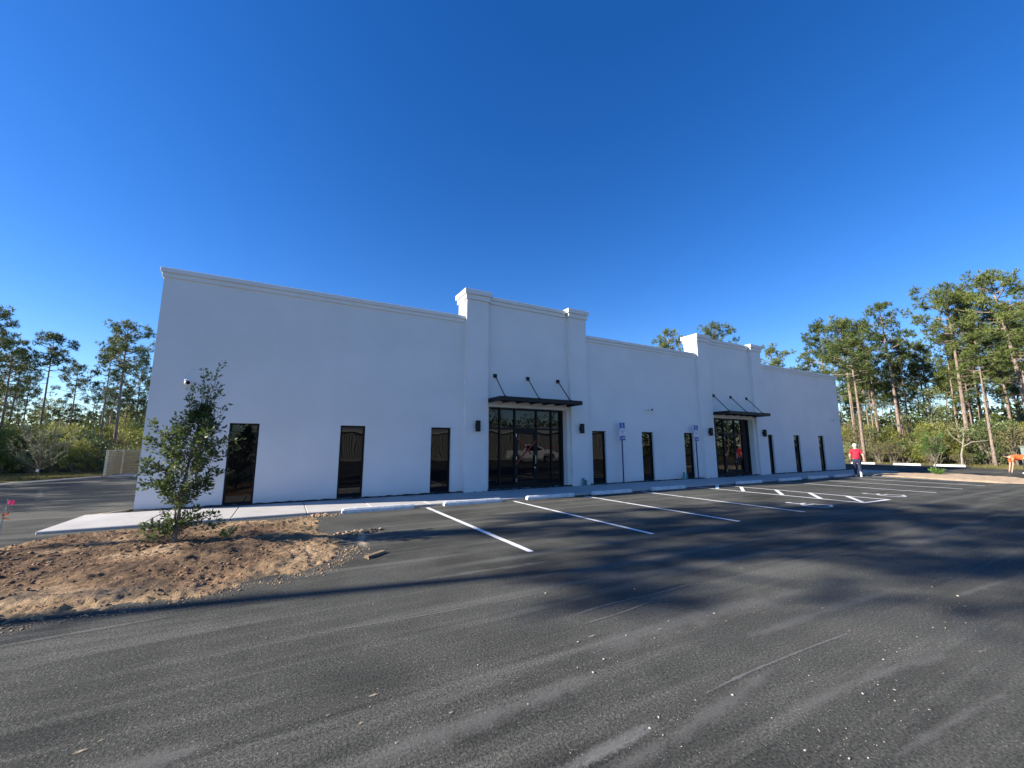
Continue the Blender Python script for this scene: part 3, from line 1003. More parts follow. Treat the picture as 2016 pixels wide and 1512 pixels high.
tm = text_mesh('PARKING BY\nDISABLED\nPERMIT\nONLY', 0.062, 'lettering')
def access_sign(x, lab):
    t = empty('parking_sign', (x, -0.24, 0.055))
    tag(t, lab, 'sign', 'blue disabled parking signs along the wall')
    bm = bmesh.new()
    tube(bm, [(0, 0, -.05), (0, 0, 2.05)], .030, 8)
    bm_link('post', bm, M['bluepost'], t)
    pl = box_obj('symbol_plate', (-.15, .15, -.048, -.040, 2.40, 2.65), M['blue'], t, bev=.002)
    bm = bmesh.new()
    glyph_wheelchair(bm, .21, lambda a1, b1: Vector((a1, -.0495, 2.525 + b1)))
    bm_link('wheelchair_symbol', bm, M['signwhite'], pl)
    pl = box_obj('text_plate', (-.15, .15, -.047, -.040, 2.095, 2.395), M['signwhite'], t, bev=.002)
    l = link('lettering', tm, M['blue'], pl)
    l.location = (0, -.0485, 2.245); l.rotation_euler = (R(90), 0, 0)
    bm = bmesh.new()
    for z0, z1, xa, xb in ((2.105, 2.112, -.14, .14), (2.378, 2.385, -.14, .14)):
        q = [(xa, -.0482, z0), (xb, -.0482, z0), (xb, -.0482, z1), (xa, -.0482, z1)]
        bm.faces.new([bm.verts.new(v) for v in q])
    bm_link('border', bm, M['blue'], pl)
    pl = box_obj('lower_plate', (-.145, .155, -.048, -.040, 1.87, 2.06), M['blue'], t, bev=.002)
    bm = bmesh.new()
    glyph_wheelchair(bm, .12, lambda a1, b1: Vector((a1 - .07, -.0495, 1.965 + b1)))
    for zz in (1.99, 1.945):
        q = [(.0, -.0495, zz - .012), (.12, -.0495, zz - .012), (.12, -.0495, zz + .012), (.0, -.0495, zz + .012)]
        bm.faces.new([bm.verts.new(v) for v in q])
    bm_link('white_marking', bm, M['signwhite'], pl)
    return t
access_sign(13.22, 'blue and white disabled parking sign on a post between the first two middle windows')
access_sign(18.22, 'blue and white disabled parking sign on a post right beside the farther entrance pilaster')

# ================================================================== parking lot furniture and markings
LINES = [3.58, 6.31, 9.02, 11.74, 20.57, 23.26, 25.89, 28.35]
lab = ['white painted bay line nearest the dirt island', 'second white bay line from the dirt island', 'third white bay line from the dirt island',
       'fourth white bay line from the dirt island, left edge of the first wheelchair bay', 'white bay line just right of the second wheelchair bay',
       'second white bay line right of the wheelchair bays', 'third white bay line right of the wheelchair bays', 'white bay line nearest the sandy island on the right']
for x, lb in zip(LINES, lab):
    bm = bmesh.new()
    w = 0.105
    ys = np.linspace(-2.72, -8.17, 24)
    prev = None
    for y in ys:
        row = [bm.verts.new((x + s * w / 2 + random.uniform(-.004, .004), y, 0.0045)) for s in (-1, 1)]
        if prev: bm.faces.new((prev[0], prev[1], row[1], row[0]))
        prev = row
    o = bm_link('bay_line', bm, M['paint'])
    tag(o, lb, 'painted line', 'white bay lines along the building')
t = empty('access_aisle_marking', (15.7, -5.4, 0))
tag(t, 'white painted access aisle with diagonal stripes between the two wheelchair bays', 'painted marking')
ax0, ax1 = 14.96, 16.6
def aisle(name, pts, z, w=.105):
    bm = bmesh.new()
    ribbon(bm, [(q[0] - 15.7, q[1] + 5.4) for q in pts], w, z)
    return bm_link(name, bm, M['paint'], t)
aisle('border_line', [(ax0, -2.6), (ax0 + .15, -8.17), ], .0046)
aisle('border_line', [(ax1, -2.6), (ax1 + .08, -8.17)], .0046)
aisle('border_line', [(ax0 + .10, -8.12), (ax1 + .13, -8.16)], .0064)
for ya in (-2.36, -3.42, -4.8, -5.95, -7.08):
    aisle('stripe', [(ax1 + .02, ya), (ax0 + .14, ya - 1.05)], .0082, .125)
for cx, lb in ((13.33, 'white wheelchair symbol painted in the bay left of the striped aisle'), (18.2, 'white wheelchair symbol painted in the bay right of the striped aisle')):
    bm = bmesh.new()
    glyph_wheelchair(bm, 1.12, lambda a1, b1: Vector((cx + a1, -7.5 + b1, .0046)))
    o = bm_link('wheelchair_marking', bm, M['paint'])
    tag(o, lb, 'painted marking', 'wheelchair symbols on the asphalt')

def wheel_stop_mesh(L=1.83):
    bm = bmesh.new()
    prof = [(-.08, 0), (-.075, .075), (-.045, .115), (.045, .115), (.075, .075), (.08, 0)]
    secs = [(-L / 2, .80), (-L / 2 + .05, 1.0), (-L / 4, 1.0), (L / 4, 1), (L / 2 - .05, 1.0), (L / 2, .80)]
    rings = [[bm.verts.new((x, y * (.75 + .25 * s), z * s)) for y, z in prof] for x, s in secs]
    for r0, r1 in zip(rings, rings[1:]):
        for k in range(len(prof) - 1):
            bm.faces.new((r0[k], r0[k + 1], r1[k + 1], r1[k]))
    bm.faces.new(rings[0]); bm.faces.new(rings[-1][::-1])
    for x in (-L * .3, L * .3):
        tube(bm, [(x, 0, .112), (x, 0, .121)], .022, 8)
    bmesh.ops.recalc_face_normals(bm, faces=bm.faces)
    me = bpy.data.meshes.new('wheel_stop'); bm.to_mesh(me); bm.free()
    return me
wsm = wheel_stop_mesh()
stops = [(2.32, 'white concrete wheel stop at the edge of the dirt island'), (5.01, 'second white wheel stop from the dirt island'), (7.75, 'white wheel stop in front of the nearer glass entrance'),
         (10.40, 'white wheel stop in front of the pilaster right of the nearer entrance'), (13.30, 'white wheel stop in front of the left parking sign'), (18.55, 'white wheel stop in front of the right parking sign'),
         (21.9, 'white wheel stop in front of the farther glass entrance'), (24.6, 'white wheel stop just right of the farther entrance'), (27.2, 'white wheel stop nearest the right end of the building')]
for x, lb in stops:
    o = link('wheel_stop', wsm, M['stop'], loc=(x, -2.60 + random.uniform(-.02, .02), 0))
    o.rotation_euler = (0, 0, random.uniform(-.012, .012))
    tag(o, lb, 'wheel stop', 'wheel stops along the pavement')
for y, lb in ((4.26, 'white wheel stop by the brush, closest to the building corner'), (1.14, 'middle white wheel stop along the brush beyond the building'), (-1.49, 'rightmost white wheel stop along the brush')):
    o = link('wheel_stop', wsm, M['stop'], loc=(47.6, y, 0))
    o.rotation_euler = (0, 0, R(90)); o.scale = (1.0, 1.0, 1.35)
    tag(o, lb, 'wheel stop', 'wheel stops along the brush')

# lumber offcut on the asphalt
o = box_obj('wood_offcut', (-.19, .19, -.045, .045, 0, .04), M['offcut'], bev=.004)
o.location = (1.36, -7.2, 0.001); o.rotation_euler = (0, 0, R(38))
tag(o, 'short weathered lumber offcut lying on the asphalt beside the dirt island', 'wood')

# survey stake with flagging
t = empty('survey_stake', (-4.33, -2.92, 0)); 
tag(t, 'wooden survey stake with pink and orange flagging at the left edge', 'stake')
bm = bmesh.new(); tube(bm, [(0, 0, -.05), (.012, 0, .35), (.025, 0, .57)], .014, 4); bm_link('lath', bm, M['stake'], t)
def flag(name, pts, mat):
    bm = bmesh.new(); vs = [bm.verts.new(q) for q in pts]
    n2 = len(vs) // 2
    for i in range(n2 - 1):
        bm.faces.new((vs[i], vs[i + 1], vs[n2 + i + 1], vs[n2 + i]))
    r_ = bmesh.ops.solidify(bm, geom=list(bm.faces), thickness=.003)
    return bm_link(name, bm, mat, t)
flag('pink_ribbon', [(.03, 0, .72), (.08, -.02, .705), (.13, .0, .695), (.03, .01, .655), (.07, -.03, .64), (.09, .02, .615)], M['pink'])
bm = bmesh.new(); tube(bm, [(.03, 0, .50), (.03, 0, .73)], .006, 4); bm_link('wire', bm, M['stake'], t)
flag('orange_ribbon', [(-.0, -.02, .48), (.03, -.03, .47), (.09, -.02, .50), (-.0, -.02, .44), (.04, -.03, .44), (.08, -.02, .465)], M['orangef'])
flag('orange_ribbon', [(.0, -.02, .41), (.06, -.02, .395), (.11, 0, .38), (.0, -.02, .395), (.06, -.03, .38), (.11, 0, .365)], M['orangef'])

# wooden bin enclosure
enc = empty('bin_enclosure', (-8.86, 18.2, 0.0))
tag(enc, 'pressure-treated wooden bin enclosure of horizontal boards behind the building', 'enclosure')
bh = 0.148
def board(dims):
    return box_obj('board', dims, M['wood'], enc, bev=.004)
for k in range(9):
    z0 = 0.04 + k * (bh + .006)
    j = random.uniform(-.009, .009)
    board((0.0 + j, .035 + j, 0.12, 2.55, z0, z0 + bh - .012))
    board((0.05, 2.6, 2.56 + j, 2.595 + j, z0, z0 + bh - .012))
    board((2.606, 5.2, 2.56 - j, 2.595 - j, z0, z0 + bh - .012))
for x, y in ((.0, .06), (.085, 2.50), (2.60, 2.66), (5.15, 2.66), (-.06, 1.3)):
    box_obj('post', (x - .045, x + .045, y - .045, y + .045, -.05, 1.44), M['wood2'], enc, bev=.005)
box_obj('upright_board', (.038, .058, .85, .99, .03, 1.42), M['wood'], enc)
box_obj('upright_board', (.038, .058, 1.75, 1.89, .03, 1.42), M['wood'], enc)
box_obj('top_rail', (-.055, .075, .0, 2.45, 1.442, 1.475), M['wood2'], enc)
box_obj('top_rail', (-.055, 5.2, 2.53, 2.69, 1.443, 1.476), M['wood2'], enc)

# transformer box at the right edge, beyond the bent-over worker
t = empty('utility_box', (49.5, -5.75, GZ)); tag(t, 'grey-green metal utility box at the brush edge on the far right', 'utility box')
bm = bmesh.new(); box(bm, -.6, .6, -.65, .65, .1, 1.62, bev=.03); bm_link('cabinet', bm, M['green_box'], t)
box_obj('plinth', (-.75, .75, -.8, .8, 0, .1), M['concrete'], t)
box_obj('cabinet_lid', (-.64, .64, -.69, .69, 1.621, 1.68), M['green_box'], t, bev=.01)

# ================================================================== people
def skin_mesh(name, chains, sub=2, root=0):
    """chains: list of joints [(co, r)], first chain is the spine; a later chain may start with an int = index of an earlier joint"""
    V, E_, Rd = [], [], []
    for ch in chains:
        prev = None
        for j in ch:
            if isinstance(j, int):
                prev = j; continue
            V.append(j[0]); Rd.append(j[1]); i = len(V) - 1
            if prev is not None: E_.append((prev, i))
            prev = i
    me = bpy.data.meshes.new(name + '_cage')
    me.from_pydata(V, E_, [])
    o = bpy.data.objects.new(name + '_cage', me)
    COL.objects.link(o)
    o.modifiers.new('Skin', 'SKIN').use_smooth_shade = True
    sv = me.skin_vertices[0].data
    for i, r_ in enumerate(Rd):
        sv[i].radius = (r_, r_) if not hasattr(r_, '__len__') else r_
        sv[i].use_root = (i == root)
    m = o.modifiers.new('Sub', 'SUBSURF'); m.levels = sub; m.render_levels = sub
    bpy.context.view_layer.update()
    out = bpy.data.meshes.new_from_object(o.evaluated_get(bpy.context.evaluated_depsgraph_get()))
    out.name = name
    bpy.data.objects.remove(o); bpy.data.meshes.remove(me)
    out.polygons.foreach_set('use_smooth', [True] * len(out.polygons))
    return out

def hand_chains(wrist, direction, side, base_index):
    """five fingers and a thumb chain list from a wrist joint index"""
    d = Vector(direction).normalized(); s = Vector(side).normalized(); f = d.cross(s).normalized()
    w = Vector(wrist)
    out = [[base_index, (tuple(w + d * .05), .030), (tuple(w + d * .09), .030)]]
    return out, d, s, f, w

def person_walker(loc, rz):
    # +Y is the walking direction in local space, back faces -Y
    hip = Vector((0, 0, .93))
    body = []
    ch = [[((0, 0, .93), (.15, .11)), ((0, .01, 1.10), (.155, .115)), ((0, .03, 1.28), (.165, .12)), ((0, .05, 1.42), (.13, .10)), ((0, .07, 1.52), .062), ((0, .10, 1.60), .085), ((0, .115, 1.68), .092), ((0, .11, 1.745), .06)]]
    # arms (index 3 is upper chest)
    ch.append([3, ((-.20, .05, 1.40), .066), ((-.275, .00, 1.14), .050), ((-.265, .10, .93), .038), ((-.255, .14, .86), .040), ((-.25, .16, .80), .030)])
    ch.append([3, ((.20, .05, 1.40), .066), ((.29, -.06, 1.15), .050), ((.31, -.06, .92), .038), ((.31, -.05, .84), .040), ((.305, -.035, .78), .030)])
    # legs
    ch.append([0, ((-.10, 0, .86), .105), ((-.10, .13, .50), .068), ((-.09, .10, .10), .048), ((-.09, .12, .05), .045), ((-.095, .24, .04), .04)])
    ch.append([0, ((.10, 0, .86), .105), ((.09, .02, .50), .068), ((.07, -.28, .26), .048), ((.07, -.32, .21), .045), ((.07, -.33, .09), .04)])
    me = skin_mesh('person', ch)
    o = link('person', me, M['skin'])
    o.location = loc; o.rotation_euler = (0, 0, rz)
    shirt = skin_mesh('shirt', [[((0, 0, .90), (.185, .15)), ((0, -.01, 1.02), (.195, .155)), ((0, .02, 1.25), (.20, .145)), ((0, .05, 1.42), (.155, .12)), ((0, .07, 1.495), .075)],
                                [3, ((-.19, .05, 1.41), .088), ((-.255, .015, 1.20), .078)], [3, ((.19, .05, 1.41), .088), ((.265, -.03, 1.20), .078)]])
    link('shirt', shirt, M['shirt_red'], o)
    tr = skin_mesh('trousers', [[((0, 0, 1.06), (.165, .13)), ((0, 0, .90), (.178, .14))],
                                [1, ((-.10, .01, .82), .118), ((-.10, .135, .50), .085), ((-.09, .10, .14), .066), ((-.09, .10, .09), .062)],
                                [1, ((.10, 0, .82), .118), ((.09, .025, .50), .085), ((.07, -.25, .29), .066), ((.07, -.29, .25), .062)]])
    link('trousers', tr, M['denim'], o)
    bm = bmesh.new()
    bmesh.ops.create_uvsphere(bm, u_segments=16, v_segments=10, radius=.1, matrix=Matrix.Translation((0, .10, 1.685)) @ Matrix.Diagonal((1.0, 1.10, 1.12, 1)))
    for v in list(bm.verts):
        if v.co.y > .14 and v.co.z < 1.72: v.co.y = .14
        if v.co.z < 1.61: v.co.z = 1.61
    bm_link('hair', bm, M['hair_white'], o, smooth=True)
    for sx in (-1, 1):
        bm = bmesh.new()
        bmesh.ops.create_uvsphere(bm, u_segments=8, v_segments=6, radius=.03, matrix=Matrix.Translation((sx * .10, .125, 1.655)) @ Matrix.Diagonal((.4, .7, 1.1, 1)))
        bm_link('ear', bm, M['skin'], o, smooth=True)
    # shoes
    def shoe(heel, toe, upv, nm='shoe'):
        bm = bmesh.new(); heel = Vector(heel); toe = Vector(toe); d = (toe - heel).normalized(); u = Vector(upv).normalized(); s = d.cross(u)
        for zz, wd, ex in ((0, .05, 0), ):
            pass
        prof = [(0, .036, .075), (.06, .042, .085), (.14, .040, .07), (.21, .047, .055), (.27, .036, .042), (.295, .018, .028)]
        rows = []
        for a_, w_, h_ in prof:
            c = heel + d * a_
            rows.append([bm.verts.new(c - s * w_), bm.verts.new(c - s * w_ * .85 + u * h_ * .7), bm.verts.new(c + u * h_), bm.verts.new(c + s * w_ * .85 + u * h_ * .7), bm.verts.new(c + s * w_)])
        for r0, r1 in zip(rows, rows[1:]):
            for k in range(5):
                bm.faces.new((r0[k], r0[(k + 1) % 5], r1[(k + 1) % 5], r1[k]))
        bm.faces.new(rows[0]); bm.faces.new(rows[-1][::-1])
        return bm_link(nm, bm, M['shoe'], o, smooth=False)
    shoe((-.09, .03, 0.005), (-.10, .33, 0.005), (0, 0, 1))
    shoe((.07, -.385, .235), (.07, -.33, 0.0), (0, 1, .2))
    # fingers
    for sx, w, d in ((-1, (-.25, .15, .83), (.02, .25, -1)), (1, (.308, -.045, .81), (-.02, .2, -1))):
        d = Vector(d).normalized()
        for k in range(4):
            bm = bmesh.new()
            b0 = Vector(w) + Vector((0, (k - 1.5) * .019, 0)) + d * .02
            ln = (.062, .072, .068, .052)[k]
            tube(bm, [b0, b0 + d * ln * .55, b0 + d * ln + Vector((-sx * .018, .0, .006))], [.0095, .009, .007], 6)
            bm_link('finger', bm, M['skin'], o, smooth=True)
        bm = bmesh.new(); b0 = Vector(w) + Vector((0, .03, .03))
        tube(bm, [b0, b0 + Vector((0, .035, -.03)), b0 + Vector((-sx * .008, .045, -.06))], [.011, .010, .008], 6)
        bm_link('thumb', bm, M['skin'], o, smooth=True)
    return o
# heads away from the camera along the front of the building, slightly to the right
pw = person_walker((27.85, -3.06, 0.0), R(-62))
tag(pw, 'white-haired person in a red shirt and dark jeans walking away past the building corner', 'person')

def person_bender(loc, rz):
    # bent at the hip, trunk level, head towards +X, near arm reaching straight down to the ground
    ch = [[((-.62, 0, .92), (.12, .145)), ((-.40, 0, .97), (.125, .15)), ((-.15, 0, .97), (.125, .16)), ((.02, 0, .96), (.10, .13)), ((.13, 0, .99), .06), ((.22, 0, 1.04), .088), ((.29, 0, 1.08), .09), ((.33, 0, 1.10), .06)]]
    for s in (-1, 1):
        ch.append([3, ((.02, s * .19, .90), .06), ((.03, s * .20, .58), .045), ((.09, s * .19, .28), .036), ((.11, s * .18, .19), .036), ((.13, s * .18, .11), .026)])
        ch.append([0, ((-.62, s * .10, .86), .105), ((-.50, s * .11, .48), .068), ((-.58, s * .11, .10), .048), ((-.57, s * .11, .05), .045), ((-.44, s * .12, .04), .04)])
    o = link('person', skin_mesh('person', ch), M['skin'])
    o.location = loc; o.rotation_euler = (0, 0, rz)
    sh = [[((-.66, 0, .93), (.15, .17)), ((-.40, 0, .97), (.155, .18)), ((-.15, 0, .97), (.15, .185)), ((.02, 0, .955), (.12, .15)), ((.09, 0, .97), .075)]]
    for s in (-1, 1):
        sh.append([3, ((.02, s * .19, .90), .083), ((.03, s * .20, .68), .072)])
    link('shirt', skin_mesh('shirt', sh), M['shirt_orange'], o)
    tr = [[((-.60, 0, .93), (.135, .16)), ((-.65, 0, .90), (.135, .16))]]
    for s in (-1, 1):
        tr.append([1, ((-.63, s * .10, .84), .118), ((-.50, s * .11, .48), .085), ((-.58, s * .11, .14), .066), ((-.58, s * .11, .08), .062)])
    link('trousers', skin_mesh('trousers', tr), M['denim'], o)
    bm = bmesh.new()
    bmesh.ops.create_uvsphere(bm, u_segments=14, v_segments=10, radius=.11, matrix=Matrix.Translation((.25, 0, 1.09)) @ Matrix.Diagonal((1.1, 1, .95, 1)))
    for v in bm.verts:
        if v.co.z < 1.05 and v.co.x > .25: v.co.z = 1.05
    bm_link('hair', bm, M['hair_dark'], o, smooth=True)
    for s in (-1, 1):
        for k in range(4):
            bm = bmesh.new(); b0 = Vector((.115 + .0 * k, s * .18 + (k - 1.5) * .019, .13))
            ln = (.062, .072, .068, .052)[k]
            tube(bm, [b0, b0 + Vector((.012, 0, -ln * .6)), b0 + Vector((.03, 0, -ln))], [.0095, .009, .007], 6)
            bm_link('finger', bm, M['skin'], o, smooth=True)
        bm = bmesh.new(); b0 = Vector((.12, s * .18 - s * .03, .17))
        tube(bm, [b0, b0 + Vector((.02, -s * .025, -.03)), b0 + Vector((.03, -s * .02, -.06))], [.011, .01, .008], 6)
        bm_link('thumb', bm, M['skin'], o, smooth=True)
        bm = bmesh.new(); box(bm, -.66, -.38, s * .11 - .045, s * .11 + .045, 0.0, .085, bev=.02)
        bm_link('shoe', bm, M['shoe'], o)
    return o
pb = person_bender((38.4, -6.62, 0.0), R(118))
tag(pb, 'dark-haired person in an orange shirt bending down at the right edge', 'person')

# ================================================================== VEGETATION
def blades(centres, axes, per, length, width, spread, r):
    """triangular needles radiating from each tuft centre"""
    n = len(centres)
    C = np.repeat(centres, per, 0); A = np.repeat(axes, per, 0)
    D = A * (1 - spread) + r.normal(size=(n * per, 3)) * spread
    D /= np.linalg.norm(D, axis=1, keepdims=True) + 1e-9
    S = np.cross(D, r.normal(size=(n * per, 3))); S /= np.linalg.norm(S, axis=1, keepdims=True) + 1e-9
    ln = length * (0.7 + 0.6 * r.random((n * per, 1)))
    V = np.stack([C - S * width / 2, C + S * width / 2, C + D * ln], 1).reshape(-1, 3)
    F = np.arange(n * per * 3).reshape(-1, 3)
    return V, F

def leaf_quads(P, N, size, r, aspect=0.5):
    """diamond leaves at P pointing along N"""
    n = len(P)
    D = N / (np.linalg.norm(N, axis=1, keepdims=True) + 1e-9)
    S = np.cross(D, r.normal(size=(n, 3))); S /= np.linalg.norm(S, axis=1, keepdims=True) + 1e-9
    ln = size * (0.65 + 0.7 * r.random((n, 1)))
    w = ln * aspect
    V = np.stack([P, P + D * ln * .45 + S * w / 2, P + D * ln, P + D * ln * .45 - S * w / 2], 1).reshape(-1, 3)
    F = np.arange(n * 4).reshape(-1, 4)
    return V, F

def pine_meshes(seed, H=14.0, crown0=0.62, Rc=2.6, nbr=26, lean=0.25, dead=5, trunk_r=0.17, dens=1.0):
    r = np.random.default_rng(seed)
    bm = bmesh.new()
    # trunk
    n = 12; k1 = r.uniform(-lean, lean, 2); ph = r.uniform(0, 6.28); tp = []
    for i in range(n + 1):
        t = i / n
        tp.append(Vector((k1[0] * t * t + .08 * math.sin(3.1 * t + ph), k1[1] * t * t + .08 * math.cos(2.7 * t + ph), H * .97 * t)))
    tp[0].x *= .5; tp[0].y *= .5; tp[0].z = -.2
    rad = [trunk_r * (1.25 if i == 0 else 1) * (1 - .80 * (i / n) ** 1.15) for i in range(n + 1)]
    tube(bm, tp, rad, 7)
    def at(z):
        t = min(.999, max(0, z / (H * .97))) * n; i = int(t); return tp[i].lerp(tp[i + 1], t - i)
    tc, ax = [], []
    az = r.uniform(0, 6.28)
    skew = r.uniform(0, 6.28)
    for b in range(nbr):
        t = (b + r.random() * .8) / nbr
        z = H * (crown0 + (1 - crown0) * .97 * t)
        prof = (math.sin(math.pi * min(1, .18 + .80 * t)) ** .75) * (1 - .35 * t)
        az += 2.4 + r.uniform(-.5, .5)
        L = Rc * prof * r.uniform(.55, 1.25) * (1 + .22 * math.cos(az - skew))
        if t > .93: L *= .6
        p0 = at(z); d = Vector((math.cos(az), math.sin(az), 0))
        rise = r.uniform(-.05, .5) + .55 * t
        p1 = p0 + d * L * .5 + Vector((0, 0, L * rise * .25)); p2 = p0 + d * L + Vector((0, 0, L * rise * .75))
        tube(bm, [p0, p1, p2], [.055 * (1 - .5 * t) + .01, .035, .012], 4, cap=False)
        npad = 1 + int(r.random() * 2.6) + (1 if L > 1.4 else 0)
        for q in range(npad):
            f = 1.0 if q == 0 else r.uniform(.45, .95)
            c = p0.lerp(p1, min(1, f * 2)) if f < .5 else p1.lerp(p2, f * 2 - 1)
            off = Vector((r.normal() * .34, r.normal() * .34, .12 + r.normal() * .24)) * (0 if q == 0 else 1.2)
            c2 = c + off
            if q: tube(bm, [c, c2], [.015, .008], 3, cap=False)
            nt = int(r.integers(10, 16) * dens); pr = r.uniform(.36, .62)
            for _ in range(nt):
                u = r.normal(size=3); u /= np.linalg.norm(u) + 1e-9
                cc = np.array(c2) + u * pr * np.array((1, 1, .72)) * r.random() ** .4
                tc.append(cc); ax.append((u[0] * .6 + d.x * .3, u[1] * .6 + d.y * .3, abs(u[2]) * .5 + .45))
    for b in range(dead):
        z = H * r.uniform(crown0 * .55, crown0 + .03); a = r.uniform(0, 6.28); L = r.uniform(.5, 1.6)
        p0 = at(z); d = Vector((math.cos(a), math.sin(a), 0))
        tube(bm, [p0, p0 + d * L * .6 + Vector((0, 0, -.05)), p0 + d * L + Vector((0, 0, r.uniform(-.25, .3)))], [.028, .018, .006], 3, cap=False)
        if r.random() < .45:
            for _ in range(5):
                u = r.normal(size=3) * .22; tc.append(np.array(p0 + d * L) + u); ax.append((d.x * .5, d.y * .5, .5))
    bmesh.ops.recalc_face_normals(bm, faces=bm.faces)
    tm_ = bpy.data.meshes.new('trunk'); bm.to_mesh(tm_); bm.free()
    tm_.polygons.foreach_set('use_smooth', [True] * len(tm_.polygons))
    tm_.materials.append(M['bark'])
    ax = np.array(ax); ax /= np.linalg.norm(ax, axis=1, keepdims=True)
    V, F = blades(np.array(tc), ax, 12, .29, .046, .6, r)
    cm = np_mesh('crown', V, F); cm.materials.append(M['pine'])
    return tm_, cm

PINES = [pine_meshes(s, 14.0, c0, rc, nb, ln, dd, tr) for s, c0, rc, nb, ln, dd, tr in
         ((1, .64, 2.3, 26, .3, 6, .17), (2, .60, 2.7, 30, .5, 8, .19), (3, .70, 2.0, 22, .3, 9, .14), (4, .58, 2.6, 30, .3, 4, .18), (5, .66, 2.9, 30, .6, 7, .20), (6, .72, 2.1, 22, .4, 12, .15), (7, .52, 2.2, 28, .3, 6, .14))]

def pine(x, y, H, var, rz, label, group, width=1.0):
    t = empty('pine_tree', (x, y, GZ), rz)
    s = H / 14.0
    t.scale = (s * width, s * width, s)
    tag(t, label, 'tree', group)
    tm_, cm = PINES[var]
    link('trunk', tm_, None, t); link('crown', cm, None, t)
    return t

RG = 'pines in the wood on the right'
LG = 'pines in the wood on the left'
RIGHT = [
    (43.9, 3.1, 13.2, 0, 0.3, 'tall pine with leaning pale trunk nearest the right end of the building', 1.0),
    (47.4, 4.6, 13.8, 2, 2.0, 'slimmer pine twinned just behind the pine nearest the building', 1.0),
    (49.0, 3.3, 13.9, 6, 1.0, 'pine with a forked pale trunk, second group from the building', 1.1),
    (46.6, 1.0, 14.6, 1, 4.0, 'stout pine with a thick straight trunk and high round crown', 1.05),
    (50.6, -2.1, 15.5, 4, 2.6, 'tall open-crowned pine left of the twin tall pines on the right', 1.05),
    (52.7, -2.5, 15.4, 3, 5.1, 'tall pine with pale trunk beside the open-crowned one', 1.0),
    (49.3, -5.7, 15.3, 4, 0.9, 'broadest tall pine at the right edge of the photo', 1.25),
    (55.0, -3.7, 13.2, 3, 3.6, 'darker pine with a dense crown just left of the right-edge pine', 1.1),
    (53.5, 2.5, 12.5, 5, 1.7, 'thin pine between the stout pine and the open-crowned pine', 1.0),
    (57.8, 1.9, 12.2, 6, 0.4, 'thin rear pine with a low yellow-green crown', 1.0),
    (55.1, 9.8, 16.1, 2, 5.5, 'pine with a thin bare trunk rising over the building right end', 1.2),
    (56.3, 11.9, 13.4, 1, 3.2, 'rounded pine crown showing over the roof near its right end', 1.0),
    (52.9, 14.4, 13.9, 0, 2.2, 'pine crown showing over the roof right of the farther entrance tower', 1.25),
    (44.7, 23.0, 17.5, 3, 1.2, 'pine crown peeking over the roof left of the farther entrance tower', 1.0),
    (49.8, 19.4, 17.9, 4, 0.2, 'pine crown peeking over the farther entrance tower', 0.95),
]
for x, y, H, v, rz, lb, w in RIGHT:
    kk = max(1.1, 54.5 / x) if y < 8 else 1.1      # same bearing, but rooted inside the brush
    pine(x * kk, (y + 14.03) * kk - 14.03, 1.66 + (H - 1.66) * kk, v, rz, lb, RG, w * .77)
LEFT = []
def onray(x, y, k):   # same bearing from the camera stand, k times as far
    return x * k, (y + 14.03) * k - 14.03
for x, y, H, v, rz, lb, w, k in (
    (-10.34, 24.6, 10.55, 4, 1.3, 'tallest full-crowned pine beside the building left corner', 1.0, 1.15),
    (-12.7, 30.2, 9.8, 5, 0.2, 'slender pine with sparse side branches next to the full-crowned pine', 1.0, 1.15),
    (-16.2, 35.4, 8.9, 0, 2.2, 'small round-crowned pine standing alone against the sky on the left', 1.0, 1.2),
    (-15.1, 27.3, 9.9, 2, 4.4, 'leaning pine with a high crown left of the lone round pine', 1.2, 1.2),
    (-16.7, 26.7, 9.05, 1, 5.0, 'dense pine with a wide dark crown near the left edge', 1.1, 1.2),
    (-17.9, 30.5, 9.0, 3, 0.7, 'dark pine behind the wide-crowned one near the left edge', 1.0, 1.2),
    (-16.9, 24.4, 10.4, 4, 3.9, 'tall pine cut off by the left edge of the photo', 1.05, 1.2),
    (-11.7, 34.6, 9.9, 6, 1.8, 'pine half hidden between the full-crowned pine and the building', 1.0, 1.2),
    (-13.6, 39.3, 7.7, 3, 2.9, 'low bushy pine behind the slender pine on the left', 1.0, 1.2),
    (-21.6, 42.0, 8.4, 0, 5.8, 'far low pine between the leaning pine and the left edge', 1.0, 1.2),
    (-11.8, 38.7, 9.5, 2, 0.9, 'thin pine close against the building left corner', 1.0, 1.2)):
    xx, yy = onray(x, y, k)
    pine(xx, yy, 1.66 + (H - 1.66) * k, v, rz, lb, LG, w * .78)
for x, y, H, v, rz, w in ((56, 6.5, 12, 6, 1.0, .8), (58, 0.2, 13, 0, 2.1, .8), (60, -1.5, 13.5, 3, 3.3, .85), (57, -4.6, 14, 1, .4, .8), (62, 3.5, 13, 4, 1.9, .75), (54.5, 5.6, 10.5, 5, 2.7, .8), (61, 7.5, 13.5, 1, 4.4, .8), (59, 10.5, 13.5, 6, 5.1, .85), (63, -4.4, 15, 4, 2.2, .8), (57.5, -0.9, 10.5, 6, 5.6, .85), (59.5, 4.9, 11, 3, .2, .8)):
    pine(x, y, H, v, rz, 'middle-row pine filling the gaps behind the front pines on the right', 'middle-row pines on the right', w)
